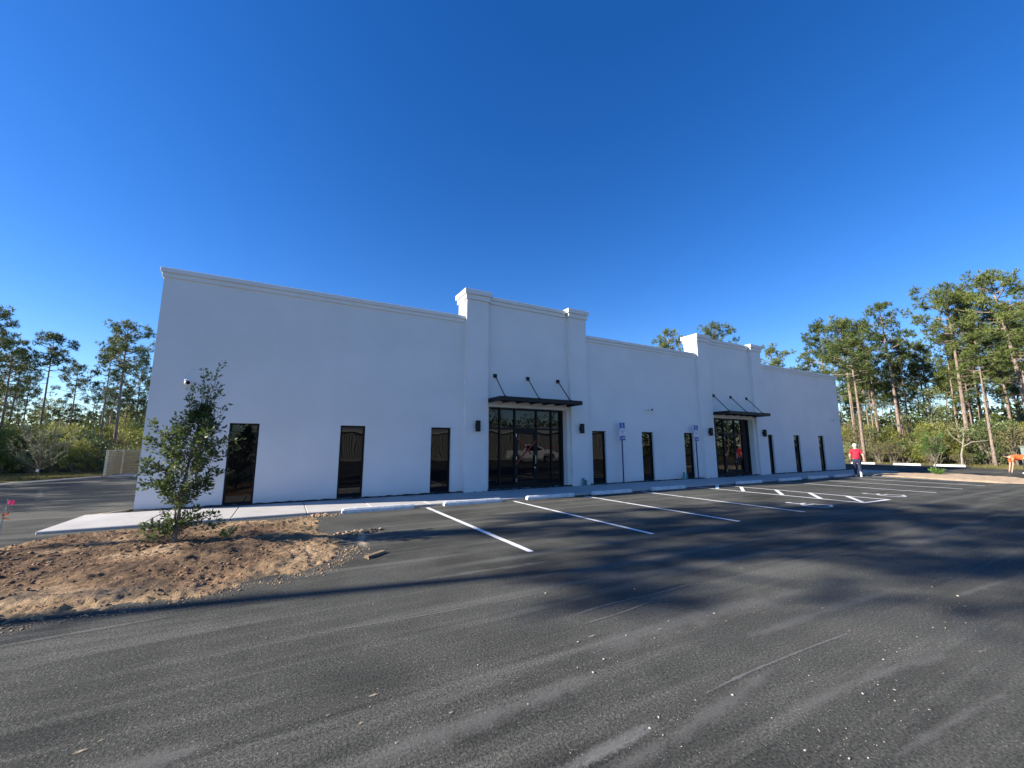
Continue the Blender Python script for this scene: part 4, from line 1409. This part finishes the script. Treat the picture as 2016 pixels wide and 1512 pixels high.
# rear rows of the two woods
r2 = np.random.default_rng(21)
for i in range(46):
    x = r2.uniform(62, 90); y = r2.uniform(-8, 34)
    pine(x, y, r2.uniform(9.5, 13.5), int(r2.integers(0, 7)), r2.uniform(0, 6.28), 'slim pine in the rear rows of the wood on the right', 'rear pines on the right', r2.uniform(.7, .9))
for i in range(16):
    k = r2.uniform(1.0, 1.7); u = r2.uniform(0, 1)
    d = r2.uniform(56, 85); a = R(113 - 11 * u)
    pine(d * math.cos(a), d * math.sin(a) - 14, r2.uniform(5.5, 9.0), int(r2.integers(0, 7)), r2.uniform(0, 6.28), 'slim pine in the rear rows of the wood on the left', 'rear pines on the left', r2.uniform(.7, .9))
# pines beyond the left of the photo that throw the long shadows over the lot
for x, y, H, v, w, rz in ((-21.6, -3.25, 20.0, 4, 0.80, 0.4), (-24.0, 0.65, 20.0, 5, 0.72, 2.2),
                          (-28, 9.5, 14, 3, 1.2, 0.6), (-26, 13.5, 13, 0, 1.1, 2.6), (-31, 17, 14, 4, 1.1, 4.0), (-34, 12, 15, 1, 1.1, 5.0), (-29, 22, 14, 6, 1.1, 3.0), (-33, 28, 14, 3, 1.1, 2.0), (-25, 19, 12, 2, 1.1, 1.0), (-38, 22, 15, 0, 1.2, 1.5), (-36, 34, 14, 4, 1.2, 2.5), (-42, 30, 14, 1, 1.2, 3.5)):
    pine(x, y, H, v, rz, 'pine beyond the left edge whose long shadow falls over the lot', 'pines left of the lot', w)
# pines behind the stand point, seen mirrored in the glass
for i in range(34):
    a_ = r2.uniform(-72, -8); dd = r2.uniform(58, 82) if a_ < -33 else r2.uniform(50, 74)
    pine(dd * math.cos(R(a_)), 14 + dd * math.sin(R(a_)), r2.uniform(9.5, 13), int(r2.integers(0, 7)), r2.uniform(0, 6.28), 'pine across the road mirrored in the entrance glass', 'pines across the road', 1.1)

# ---- shrubs
def shrub_meshes(seed, Rr, H, n_clump, per, leaf, mat, stems=9, aspect=.5, droop=0.0, bare=0.12):
    r = np.random.default_rng(seed)
    bm = bmesh.new(); P, N = [], []
    for i in range(n_clump):
        a = r.uniform(0, 6.28); h = bare + (1 - bare) * r.random() ** .8
        prof = math.sqrt(max(.05, 1 - ((h - .42) / .62) ** 2))
        rad = Rr * prof * r.random() ** .45
        c = np.array((rad * math.cos(a), rad * math.sin(a), H * h * r.uniform(.86, 1.06)))
        cr = r.uniform(.16, .34) * (Rr * .55 + .25)
        if i < stems * 2:
            base = Vector((r.normal() * .12 * Rr, r.normal() * .12 * Rr, -.05)); c_ = Vector(c)
            mid = base.lerp(c_, .5) + Vector((r.normal() * .1, r.normal() * .1, .1 * H))
            tube(bm, [base, mid, c_], [.022 + .008 * H, .015 + .003 * H, .005], 4, cap=False)
        u = r.normal(size=(per, 3)); u /= np.linalg.norm(u, axis=1, keepdims=True)
        P.append(c + u * cr * (r.random((per, 1)) ** .35) * np.array((1, 1, .8)))
        N.append(u * .8 + np.array((0, 0, .35 - droop)) + r.normal(size=(per, 3)) * .35)
    P = np.concatenate(P); N = np.concatenate(N)
    ok = P[:, 2] > .05
    V, F = leaf_quads(P[ok], N[ok], leaf, r, aspect)
    fm = np_mesh('foliage', V, F); fm.materials.append(mat)
    sm = bpy.data.meshes.new('stems'); bm.to_mesh(sm); bm.free(); sm.materials.append(M['twig'])
    return fm, sm
SHR = [shrub_meshes(31, 1.5, 2.6, 60, 70, .10, M['shrub']), shrub_meshes(32, 1.3, 3.0, 60, 70, .11, M['shrub']), shrub_meshes(33, 1.2, 2.2, 46, 70, .10, M['shrub2'], aspect=.42),
       shrub_meshes(34, 1.4, 2.9, 56, 70, .12, M['shrub2'], aspect=.42), shrub_meshes(35, 1.1, 1.5, 34, 60, .08, M['shrub3'], stems=14), shrub_meshes(36, 1.6, 3.4, 70, 70, .11, M['shrub'], bare=.2),
       shrub_meshes(37, 1.3, 3.2, 44, 60, .10, M['shrub3'], stems=16, bare=.25)]
def shrub(x, y, s, var, rz, label, group, name='shrub'):
    t = empty(name, (x, y, GZ), rz)
    t.scale = (s * 1.0, s * 1.0, s)
    tag(t, label, 'shrub', group)
    link('foliage', SHR[var][0], None, t); link('stems', SHR[var][1], None, t)
    return t
SL = {0: 'yellow-green leafy shrub in the brush at the foot of the right-hand pines', 1: 'taller yellow-green shrub in the brush at the foot of the right-hand pines', 2: 'low waxy-leaved shrub in the brush at the foot of the right-hand pines',
      3: 'tall waxy-leaved shrub in the brush at the foot of the right-hand pines', 4: 'low dry brown scrub in the brush at the foot of the right-hand pines', 5: 'tallest open yellow-green shrub in the brush at the foot of the right-hand pines', 6: 'twiggy half-dry shrub in the brush at the foot of the right-hand pines'}
LL = {k: v.replace('right-hand', 'left-hand') for k, v in SL.items()}
rs = np.random.default_rng(5)
for row, (xr, n, s0, s1) in enumerate(((50.3, 16, .65, 1.0), (52.3, 16, .9, 1.2), (54.5, 15, 1.05, 1.45), (57.5, 14, 1.1, 1.55), (61.5, 14, 1.1, 1.5))):
    for i in range(n):
        y = -8.8 + 29 * (i + rs.random() * .9) / n
        v = int(rs.choice([0, 1, 2, 3, 4, 5, 6], p=[.22, .2, .1, .16, .1, .14, .08])) if row else int(rs.choice([0, 2, 4, 6, 3], p=[.3, .2, .2, .2, .1]))
        s = rs.uniform(s0, s1)
        if y < -4.5 and row == 0: continue
        shrub(xr + rs.uniform(-.8, .8), y, s, v, rs.uniform(0, 6.28), SL[v], 'shrubs in the right-hand brush')
# left brush: a belt behind the verge
for row, (d0, n, s0, s1) in enumerate(((41.5, 11, .65, .9), (45, 12, .85, 1.15), (50, 12, 1.0, 1.3), (56, 13, 1.1, 1.5))):
    for i in range(n):
        a = R(98.5 + 15.5 * (i + rs.random() * .9) / n)
        d = d0 + rs.uniform(-1.3, 1.3)
        v = int(rs.choice([0, 1, 2, 3, 5, 6], p=[.24, .22, .14, .2, .14, .06]))
        shrub(d * math.cos(a), d * math.sin(a) - 14.03, rs.uniform(s0, s1), v, rs.uniform(0, 6.28), LL[v], 'shrubs in the left-hand brush')

for i in range(22):  # unseen shrub wall, added out of frame to keep the left brush dark
    a = R(115 + 9 * rs.random()); d = rs.uniform(42, 56); v = int(rs.choice([1, 3, 5]))
    shrub(d * math.cos(a), d * math.sin(a) - 14.03, rs.uniform(1.3, 1.8), v, rs.uniform(0, 6.28), 'unseen tall shrub added beyond the left edge to shade the brush', 'unseen shade shrubs on the left')

# ---- broadleaf trees inside the right wood
def broadleaf_meshes(seed, H, Rr, mat, n_clump=70, per=55, leaf=.12):
    r = np.random.default_rng(seed); bm = bmesh.new(); P, N = [], []
    tube(bm, [(0, 0, -.1), (.08, .05, H * .3), (-.05, .1, H * .6), (.1, 0, H * .92)], [.12, .09, .06, .02], 6)
    for i in range(n_clump):
        t = r.random(); z = H * (.28 + .72 * t); a = r.uniform(0, 6.28); L = Rr * math.sin(math.pi * (.12 + .80 * t)) * r.random() ** .5
        c = np.array((L * math.cos(a), L * math.sin(a), z)); cr = r.uniform(.3, .6)
        if i % 3 == 0: tube(bm, [(0, 0, z - .35 * L - .2), tuple(c * np.array((.5, .5, 1)) - np.array((0, 0, .1 * L))), tuple(c)], [.035, .022, .006], 4, cap=False)
        u = r.normal(size=(per, 3)); u /= np.linalg.norm(u, axis=1, keepdims=True)
        P.append(c + u * cr * r.random((per, 1)) ** .4 * np.array((1, 1, .7))); N.append(u + r.normal(size=(per, 3)) * .4 + np.array((0, 0, .1)))
    V, F = leaf_quads(np.concatenate(P), np.concatenate(N), leaf, r, .5)
    cm = np_mesh('crown', V, F); cm.materials.append(mat)
    sm = bpy.data.meshes.new('trunk'); bm.to_mesh(sm); bm.free(); sm.materials.append(M['twig'])
    return cm, sm
BR = [broadleaf_meshes(51, 6.5, 1.7, M['shrub2']), broadleaf_meshes(52, 7.5, 2.1, M['shrub']), broadleaf_meshes(53, 5.5, 1.8, M['pine_bg'])]
def broad(x, y, s, v, lb, grp, rz=0.0):
    t = empty('broadleaf_tree', (x, y, GZ), rz); t.scale = (s, s, s); tag(t, lb, 'tree', grp)
    link('crown', BR[v][0], None, t); link('trunk', BR[v][1], None, t)
broad(57.2, 1.7, 1.15, 0, 'waxy-leaved tree catching the light among the right-hand pines', None)
for i in range(16):
    v = int(rs.integers(0, 3))
    broad(rs.uniform(62, 80), rs.uniform(-8, 26), rs.uniform(.8, 1.15), v, ['waxy-leaved understorey tree behind the right-hand brush', 'yellow-green understorey tree behind the right-hand brush', 'dark understorey tree behind the right-hand brush'][v], 'understorey trees on the right', rs.uniform(0, 6))
for i in range(24):
    d = rs.uniform(55, 74); a = R(rs.uniform(98, 114)); v = int(rs.choice([1, 2], p=[.3, .7]))
    broad(d * math.cos(a), d * math.sin(a) - 14, rs.uniform(.6, .9), v, ['', 'yellow-green understorey tree behind the left-hand brush', 'dark understorey tree behind the left-hand brush'][v], 'understorey trees on the left', rs.uniform(0, 6))

for x, y, sc_, v in ((-19.6, 27, 1.0, 2), (-21, 30.5, 1.05, 1), (-22.5, 34, 1.1, 2), (-24, 37.5, 1.1, 1), (-24, 26, 1.1, 2), (-25.5, 31, 1.1, 1), (-27, 36, 1.2, 2), (-27.5, 41, 1.2, 1)):  # out-of-frame trees put in to cast shade over the left brush
    broad(x, y, sc_, v, 'unseen broadleaf tree added beyond the left edge to shade the brush', 'unseen shade trees on the left', x)

# ---- far woodland as one mass
r3 = np.random.default_rng(77)
def mass(n, fx, zmax):
    P = np.array([fx() for _ in range(n)])
    P[:, 2] = zmax * r3.random(n) ** .8 * (0.55 + .45 * vnoise(P[:, 0], P[:, 1], .22, 12)) * (.7 + .5 * vnoise(P[:, 0], P[:, 1], .07, 13))
    return leaf_quads(P, r3.normal(size=(n, 3)), .55, r3, .6)
V1, F1 = mass(26000, lambda: (r3.uniform(82, 104), r3.uniform(-14, 60), 0), 11.0)
def fl():
    d = r3.uniform(82, 98); a = R(r3.uniform(95, 122)); return (d * math.cos(a), d * math.sin(a) - 14, 0)
V2, F2 = mass(20000, fl, 8.0)
def fm_():
    d = r3.uniform(72, 88); a = R(r3.uniform(-68, -6)); return (d * math.cos(a), d * math.sin(a) + 10, 0)
V3, F3 = mass(16000, fm_, 9.0)
o = link('far_woodland', np_mesh('far_woodland', np.concatenate([V1, V2, V3]), np.concatenate([F1, F2 + len(V1), F3 + len(V1) + len(V2)])), M['pine_bg'])
tag(o, kind='stuff')

# ---- grass on the verges
def grass(n, fn, h):
    P = np.array([fn() for _ in range(n)])
    A = np.tile(np.array((0., 0., 1.)), (n, 1))
    return blades(P, A, 4, h, .02, .3, r3)
V1, F1 = grass(9000, lambda: (r3.uniform(45.4, 52.5), r3.uniform(-8.5, -3.2), GZ) if r3.random() < .55 else (r3.uniform(49.0, 52.5), r3.uniform(-3.2, 14), GZ), .22)
def gl():
    a = R(r3.uniform(98, 116)); d = r3.uniform(33.5, 41); x = d * math.cos(a); y = d * math.sin(a) - 14.03
    # keep clear of the drive and of the enclosure
    while (x > -9.1 and y < 21.4) or (y < 18 and x > -14 + (y - 4.5) * .32):
        a = R(r3.uniform(98, 116)); d = r3.uniform(33.5, 41); x = d * math.cos(a); y = d * math.sin(a) - 14.03
    return (x, y, GZ)
V2, F2 = grass(7000, gl, .12)
o = link('verge_grass', np_mesh('verge_grass', np.concatenate([V1, V2]), np.concatenate([F1, F2 + len(V1)])), M['grass'])
tag(o, kind='stuff')

# ---- hero young tree on the dirt island
def young_tree(seed=3):
    r = np.random.default_rng(seed)
    bm = bmesh.new(); P, N = [], []
    H = 2.95
    tr = [Vector((0, 0, -.08)), Vector((.015, .0, .45)), Vector((.03, .01, .95)), Vector((.09, .02, 1.5)), Vector((.17, .0, 2.1)), Vector((.25, .03, 2.62))]
    tube(bm, tr, [.034, .028, .024, .018, .012, .005], 7)
    tube(bm, [(-.035, .02, -.05), (-.04, .01, .5), (-.02, 0, .8)], [.014, .012, .010], 5)
    def trunk(z):
        for a_, b_ in zip(tr, tr[1:]):
            if a_.z <= z <= b_.z: return a_.lerp(b_, (z - a_.z) / (b_.z - a_.z))
        return tr[-1]
    def shoot(p0, p2, bow, n, r0=.008, dens=1.0, start=.15):
        p0 = Vector(p0); p2 = Vector(p2); m = p0.lerp(p2, .5) + Vector(bow)
        pts = [p0 * (1 - t) ** 2 + m * 2 * t * (1 - t) + p2 * t * t for t in np.linspace(0, 1, 6)]
        tube(bm, pts, [r0 * (1 - .75 * i / 5) for i in range(6)], 4, cap=False)
        dirv = (p2 - p0).normalized()
        for _ in range(int(n * dens)):
            t = start + (1 - start) * r.random(); q = p0 * (1 - t) ** 2 + m * 2 * t * (1 - t) + p2 * t * t
            u = r.normal(size=3); u -= np.array(dirv) * (u @ np.array(dirv)) * .5; u /= np.linalg.norm(u)
            P.append(np.array(q) + u * r.uniform(.004, .035)); N.append(u * .75 + np.array(dirv) * .6 + np.array((0, 0, .15)))
    # main scaffold: tiers of branches, each carrying side twigs
    az = 0.5
    for k in range(74):
        t = (k + r.random()) / 74; z = .48 + 1.75 * t
        az += 2.4 + r.normal() * .3
        prof = .55 * math.sin(math.pi * min(1, .16 + .86 * t)) ** .8 + .06
        prof *= (1 if t < .55 else 1 - .55 * (t - .55) / .45)
        L = prof * r.uniform(.6, 1.15)
        p0 = trunk(z); d = Vector((math.cos(az), math.sin(az) * .9, 0)); p2 = p0 + d * L + Vector((0, 0, L * r.uniform(.25, .95)))
        shoot(p0, p2, (0, 0, -.05 * L), 17 + 22 * L, .007)
        for s in range(3 + int(5 * L)):
            f = r.uniform(.3, .95); q = p0.lerp(p2, f)
            u = Vector(r.normal(size=3)).normalized(); e = q + (u * .55 + d * .4 + Vector((0, 0, .45))) * r.uniform(.10, .24)
            shoot(q, e, (0, 0, .01), r.integers(9, 16), .004, start=.1)
    # upright leaders at the top
    for p2 in ((-.04, .0, 2.62), (.12, .03, 2.98), (.36, .0, 3.06), (.42, .02, 2.72), (.55, 0, 2.35), (-.12, .05, 2.2), (.0, -.1, 2.4), (.3, .1, 2.6), (.47, -.05, 2.05), (-.33, .0, 1.9), (.30, -.08, 2.45), (.2, -.05, 2.7)):
        z0 = max(1.35, p2[2] - r.uniform(.7, 1.0)); shoot(trunk(z0), p2, (p2[0] * .25, 0, .02), 32, .007, start=.22)
        for s in range(3):
            f = r.uniform(.4, .9); q = Vector(trunk(z0)).lerp(Vector(p2), f); shoot(q, q + Vector((r.normal() * .08, r.normal() * .08, r.uniform(.05, .16))), (0, 0, 0), 8, .004)
    # long low side branches on the left
    shoot(trunk(.95), (-.56, .0, .98), (0, 0, .06), 45, .008, start=.4); shoot((-.35, 0, 1.0), (-.58, .02, .86), (0, 0, .03), 22, .004)
    shoot(trunk(1.05), (-.42, .05, 1.30), (0, 0, -.05), 42, .007); shoot(trunk(1.2), (-.40, .0, 1.62), (-.05, 0, 0), 40, .007)
    shoot(trunk(.8), (.40, -.05, .95), (0, 0, .02), 40, .007)
    # skirt of suckers round the foot
    for k in range(28):
        a = r.uniform(0, 6.28); L = r.uniform(.14, .46); b0 = Vector((r.normal() * .05, r.normal() * .05, .02 + r.random() * .25))
        e = b0 + Vector((math.cos(a) * L, math.sin(a) * L * .8, r.uniform(.05, .36)))
        shoot(b0, e, (0, 0, .06), 22, .005, start=.2)
    for e in ((.62, .0, .42), (.70, -.05, .30), (.50, .05, .46), (.68, .02, .20), (-.45, 0, .28), (-.52, .02, .18), (-.35, -.05, .34), (-.30, .1, .15)):
        shoot((.02, 0, .16), e, (0, 0, .10), 40, .006, start=.3)
    P = np.array(P); N = np.array(N); ok = P[:, 2] > .0
    V, F = leaf_quads(P[ok], N[ok], .066, r, .46)
    # fold each leaf a little along its midrib
    lm = np_mesh('leaves', V, F); lm.materials.append(M['oak'])
    sm = bpy.data.meshes.new('trunk'); bmesh.ops.recalc_face_normals(bm, faces=bm.faces); bm.to_mesh(sm); bm.free(); sm.materials.append(M['twig'])
    return lm, sm
lm, sm = young_tree()
t = empty('young_oak', (-1.48, -5.02, zsoil(-1.48, -5.02)), 0.0)
# turn the modelled silhouette square to the stand point
t.rotation_euler = (0, 0, R(-9.5))
tag(t, 'young glossy-leaved tree planted in the dirt island in front of the building', 'tree')
link('trunk', sm, None, t); lv = link('leaves', lm, None, t); lv['kind'] = 'stuff'

# low seedling right of the young tree
def tuft_plant(seed, R_, H_, n, leaf, mat):
    r = np.random.default_rng(seed); bm = bmesh.new(); P, N = [], []
    for k in range(n):
        a = r.uniform(0, 6.28); e = Vector((math.cos(a) * R_ * r.uniform(.3, 1), math.sin(a) * R_ * r.uniform(.3, 1), H_ * r.uniform(.35, 1)))
        tube(bm, [(0, 0, -.03), tuple(e * .5 + Vector((0, 0, .06 * H_))), tuple(e)], [.006, .004, .002], 3, cap=False)
        for _ in range(16):
            t_ = r.uniform(.3, 1); P.append(np.array(e) * t_ + r.normal(size=3) * .02); N.append(np.array(e) + r.normal(size=3) * .4 * H_)
    V, F = leaf_quads(np.array(P), np.array(N), leaf, r, .4); fm = np_mesh('leaves', V, F); fm.materials.append(mat)
    s_ = bpy.data.meshes.new('stems'); bm.to_mesh(s_); bm.free(); s_.materials.append(M['twig'])
    return fm, s_
fm, s_ = tuft_plant(61, .16, .18, 14, .05, M['oak'])
t = empty('seedling', (-.75, -4.9, zsoil(-.75, -4.9))); tag(t, 'low dark seedling in the dirt just right of the young tree', 'plant'); link('leaves', fm, None, t); link('stems', s_, None, t)

# bare-branched willow-like sapling on the left verge, with a white and red tag
def vase_sapling(seed, H, Rr, mat, nb=34, leaf=.05, lv=26, spread=.9):
    r = np.random.default_rng(seed); bm = bmesh.new(); P, N = [], []
    tube(bm, [(0, 0, -.05), (.01, 0, .5), (.02, .01, .85), (.03, 0, H * .55)], [.035, .03, .026, .012], 6)
    for k in range(nb):
        a = k * 2.4 + r.normal() * .3; z0 = .45 + (H * .45) * r.random() ** 1.2; L = Rr * r.uniform(.45, 1.05)
        p0 = Vector((.015, 0, z0)); e = Vector((math.cos(a) * L, math.sin(a) * L, min(H, z0 + H * r.uniform(.28, .62))))
        m = p0.lerp(e, .5) + Vector((math.cos(a) * L * .12, math.sin(a) * L * .12, -.03 * H))
        tube(bm, [p0, m, e], [.012, .008, .003], 4, cap=False)
        for s in range(5):
            f = r.uniform(.3, .95); q = (p0.lerp(m, f * 2) if f < .5 else m.lerp(e, f * 2 - 1)); e2 = q + Vector((math.cos(a) * .2 + r.normal() * .12, math.sin(a) * .2 + r.normal() * .12, r.uniform(.1, .35))) * H * .28
            tube(bm, [q, e2], [.005, .002], 3, cap=False)
            for _ in range(lv // 3):
                t_ = r.random(); P.append(np.array(q.lerp(e2, t_)) + r.normal(size=3) * .015); N.append(np.array(e2 - q) + r.normal(size=3) * .25)
    V, F = leaf_quads(np.array(P), np.array(N), leaf, r, .35); fm = np_mesh('leaves', V, F); fm.materials.append(mat)
    s_ = bpy.data.meshes.new('trunk'); bm.to_mesh(s_); bm.free(); s_.materials.append(M['twig'])
    return fm, s_
fm, s_ = vase_sapling(71, 3.3, 1.35, M['willow'], 52, .08, 48)
t = empty('sapling', (-11.9, 19.2, GZ)); tag(t, 'thin vase-shaped sapling with sparse grey-green leaves on the left verge', 'tree'); link('leaves', fm, None, t); tk = link('trunk', s_, None, t)
bm = bmesh.new(); tube(bm, [(0.01, 0, .40), (.012, 0, .52)], .05, 8); bm_link('tag_band', bm, M['red'], t)
box_obj('paper_tag', (-.055, .055, -.075, -.068, .36, .50), M['tag'], t)
# fresh green sapling on the sandy island
fm, s_ = vase_sapling(72, 2.5, .58, M['fresh'], 34, .09, 40)
t = empty('sapling', (33.0, -4.75, 0.02)); tag(t, 'bright green leafy sapling on the sandy island at the right', 'tree'); link('leaves', fm, None, t); link('trunk', s_, None, t)
fm, s_ = tuft_plant(62, .36, .42, 24, .09, M['fresh'])
t = empty('low_plant', (32.6, -4.9, 0.02)); tag(t, 'low leafy clump at the foot of the bright green sapling', 'plant'); link('leaves', fm, None, t); link('stems', s_, None, t)
# pale-trunked crooked tree at the front of the right brush
bm = bmesh.new()
tube(bm, [(0, 0, -.1), (.03, -.05, .9), (.05, -.18, 1.5), (.1, -.32, 2.3), (.15, -.3, 3.0)], [.07, .058, .048, .028, .012], 7)
tube(bm, [(.05, -.18, 1.5), (.05, -.7, 1.85), (.1, -1.5, 1.95)], [.04, .03, .012], 5)
tube(bm, [(.05, -.22, 1.7), (.0, .3, 2.3), (0, .5, 2.9)], [.03, .02, .008], 5)
s_ = bpy.data.meshes.new('trunk'); bm.to_mesh(s_); bm.free(); s_.materials.append(mat_bark('pale_bark', (.20, .17, .13), (.38, .34, .27)))
P, N = [], []
for _ in range(420):
    u = rs.normal(size=3) * np.array((.5, .75, .35)); P.append(np.array((.1, -.25, 2.75)) + u); N.append(rs.normal(size=3))
V, F = leaf_quads(np.array(P), np.array(N), .11, rs, .5); fm = np_mesh('crown', V, F); fm.materials.append(M['shrub2'])
t = empty('crooked_tree', (49.5, -1.74, GZ)); t.scale = (1.1, 1.1, 1.1); tag(t, 'small crooked tree with a pale bare trunk at the front of the right brush', 'tree'); link('trunk', s_, None, t); link('crown', fm, None, t)

# ================================================================== what the glass mirrors, across the lot behind the stand point
mb = empty('metal_building', (22.5, -32.5, 0), R(29)); tag(mb, 'long tan metal-sided building across the lot, mirrored in the windows', 'building')
bm = bmesh.new(); box(bm, -30, 16, -12, 0, -.1, 3.6); bm_link('wall', bm, M['siding'], mb)
bm = bmesh.new()
for k in range(152):
    x = -29.8 + k * .3; box(bm, x - .035, x + .035, .001, .055, .35, 3.3)
o = bm_link('siding_ribs', bm, M['siding'], mb); o['kind'] = 'stuff'
bm = bmesh.new(); box(bm, -30.2, 16.2, .002, .28, 3.32, 3.66); bm_link('eave_trim', bm, M['trim'], mb)
bm = bmesh.new()
for v in (((-30.3, .3, 3.665), (16.3, .3, 3.665), (16.3, -6, 4.4), (-30.3, -6, 4.4)), ((-30.3, -6, 4.4), (16.3, -6, 4.4), (16.3, -12.3, 3.665), (-30.3, -12.3, 3.665))):
    bm.faces.new([bm.verts.new(q) for q in v])
bm_link('roof', bm, M['roof'], mb)

tk = empty('pickup_truck', (23.0, -22.6, 0), R(29)); tag(tk, 'white pickup truck parked across the lot, mirrored in the entrance glass', 'truck')
def prism(bm, prof, y0, y1, inset=0):
    A = [bm.verts.new((x, y0, z)) for x, z in prof]; B = [bm.verts.new((x, y1, z)) for x, z in prof]
    bm.faces.new(A); bm.faces.new(B[::-1]); n = len(prof)
    for k in range(n): bm.faces.new((A[k], B[k], B[(k + 1) % n], A[(k + 1) % n]))
bm = bmesh.new()
prism(bm, [(-2.75, .55), (-2.25, .5), (-2.2, .8), (-1.9, .98), (-1.5, .98), (-1.2, .8), (-1.15, .45), (1.1, .45), (1.15, .8), (1.45, .98), (1.85, .98), (2.15, .8), (2.2, .5), (2.7, .55), (2.75, .9), (2.6, 1.08), (1.25, 1.16), (.55, 1.18), (-.95, 1.18), (-1.0, 1.22), (-2.75, 1.22)], -.95, .95)
bmesh.ops.bevel(bm, geom=list(bm.edges), offset=.03, segments=2, affect='EDGES')
bm_link('body', bm, M['truck'], tk)
bm = bmesh.new(); prism(bm, [(-.9, 1.17), (1.2, 1.15), (.55, 1.82), (.3, 1.88), (-.7, 1.86)], -.82, .82); bm_link('cab', bm, M['truck'], tk)
for s in (-1, 1):
    bm = bmesh.new(); prism(bm, [(-.68, 1.26), (.10, 1.24), (.10, 1.74), (-.58, 1.76)], s * .823, s * .84); bm_link('side_window', bm, M['glass'], tk)
    bm = bmesh.new(); prism(bm, [(.17, 1.24), (.95, 1.24), (.5, 1.72), (.17, 1.74)], s * .823, s * .84); bm_link('side_window', bm, M['glass'], tk)
    for x in (-1.7, 1.65):
        bm = bmesh.new(); tube(bm, [(x, s * .72, .38), (x, s * .93, .38)], [.38, .38], 20); wv = bm_link('wheel', bm, M['tyre'], tk)
        bm = bmesh.new(); tube(bm, [(x, s * .925, .38), (x, s * .94, .38)], [.24, .22], 14); bm_link('rim', bm, M['steel'], wv)
    bm = bmesh.new(); box(bm, 2.66, 2.765, s * .62 - .16, s * .62 + .16, .86, 1.0, bev=.01); bm_link('headlight', bm, M['signwhite'], tk)
    bm = bmesh.new(); box(bm, -2.765, -2.70, s * .85 - .08, s * .85 + .08, .85, 1.15, bev=.01); bm_link('tail_light', bm, M['red'], tk)
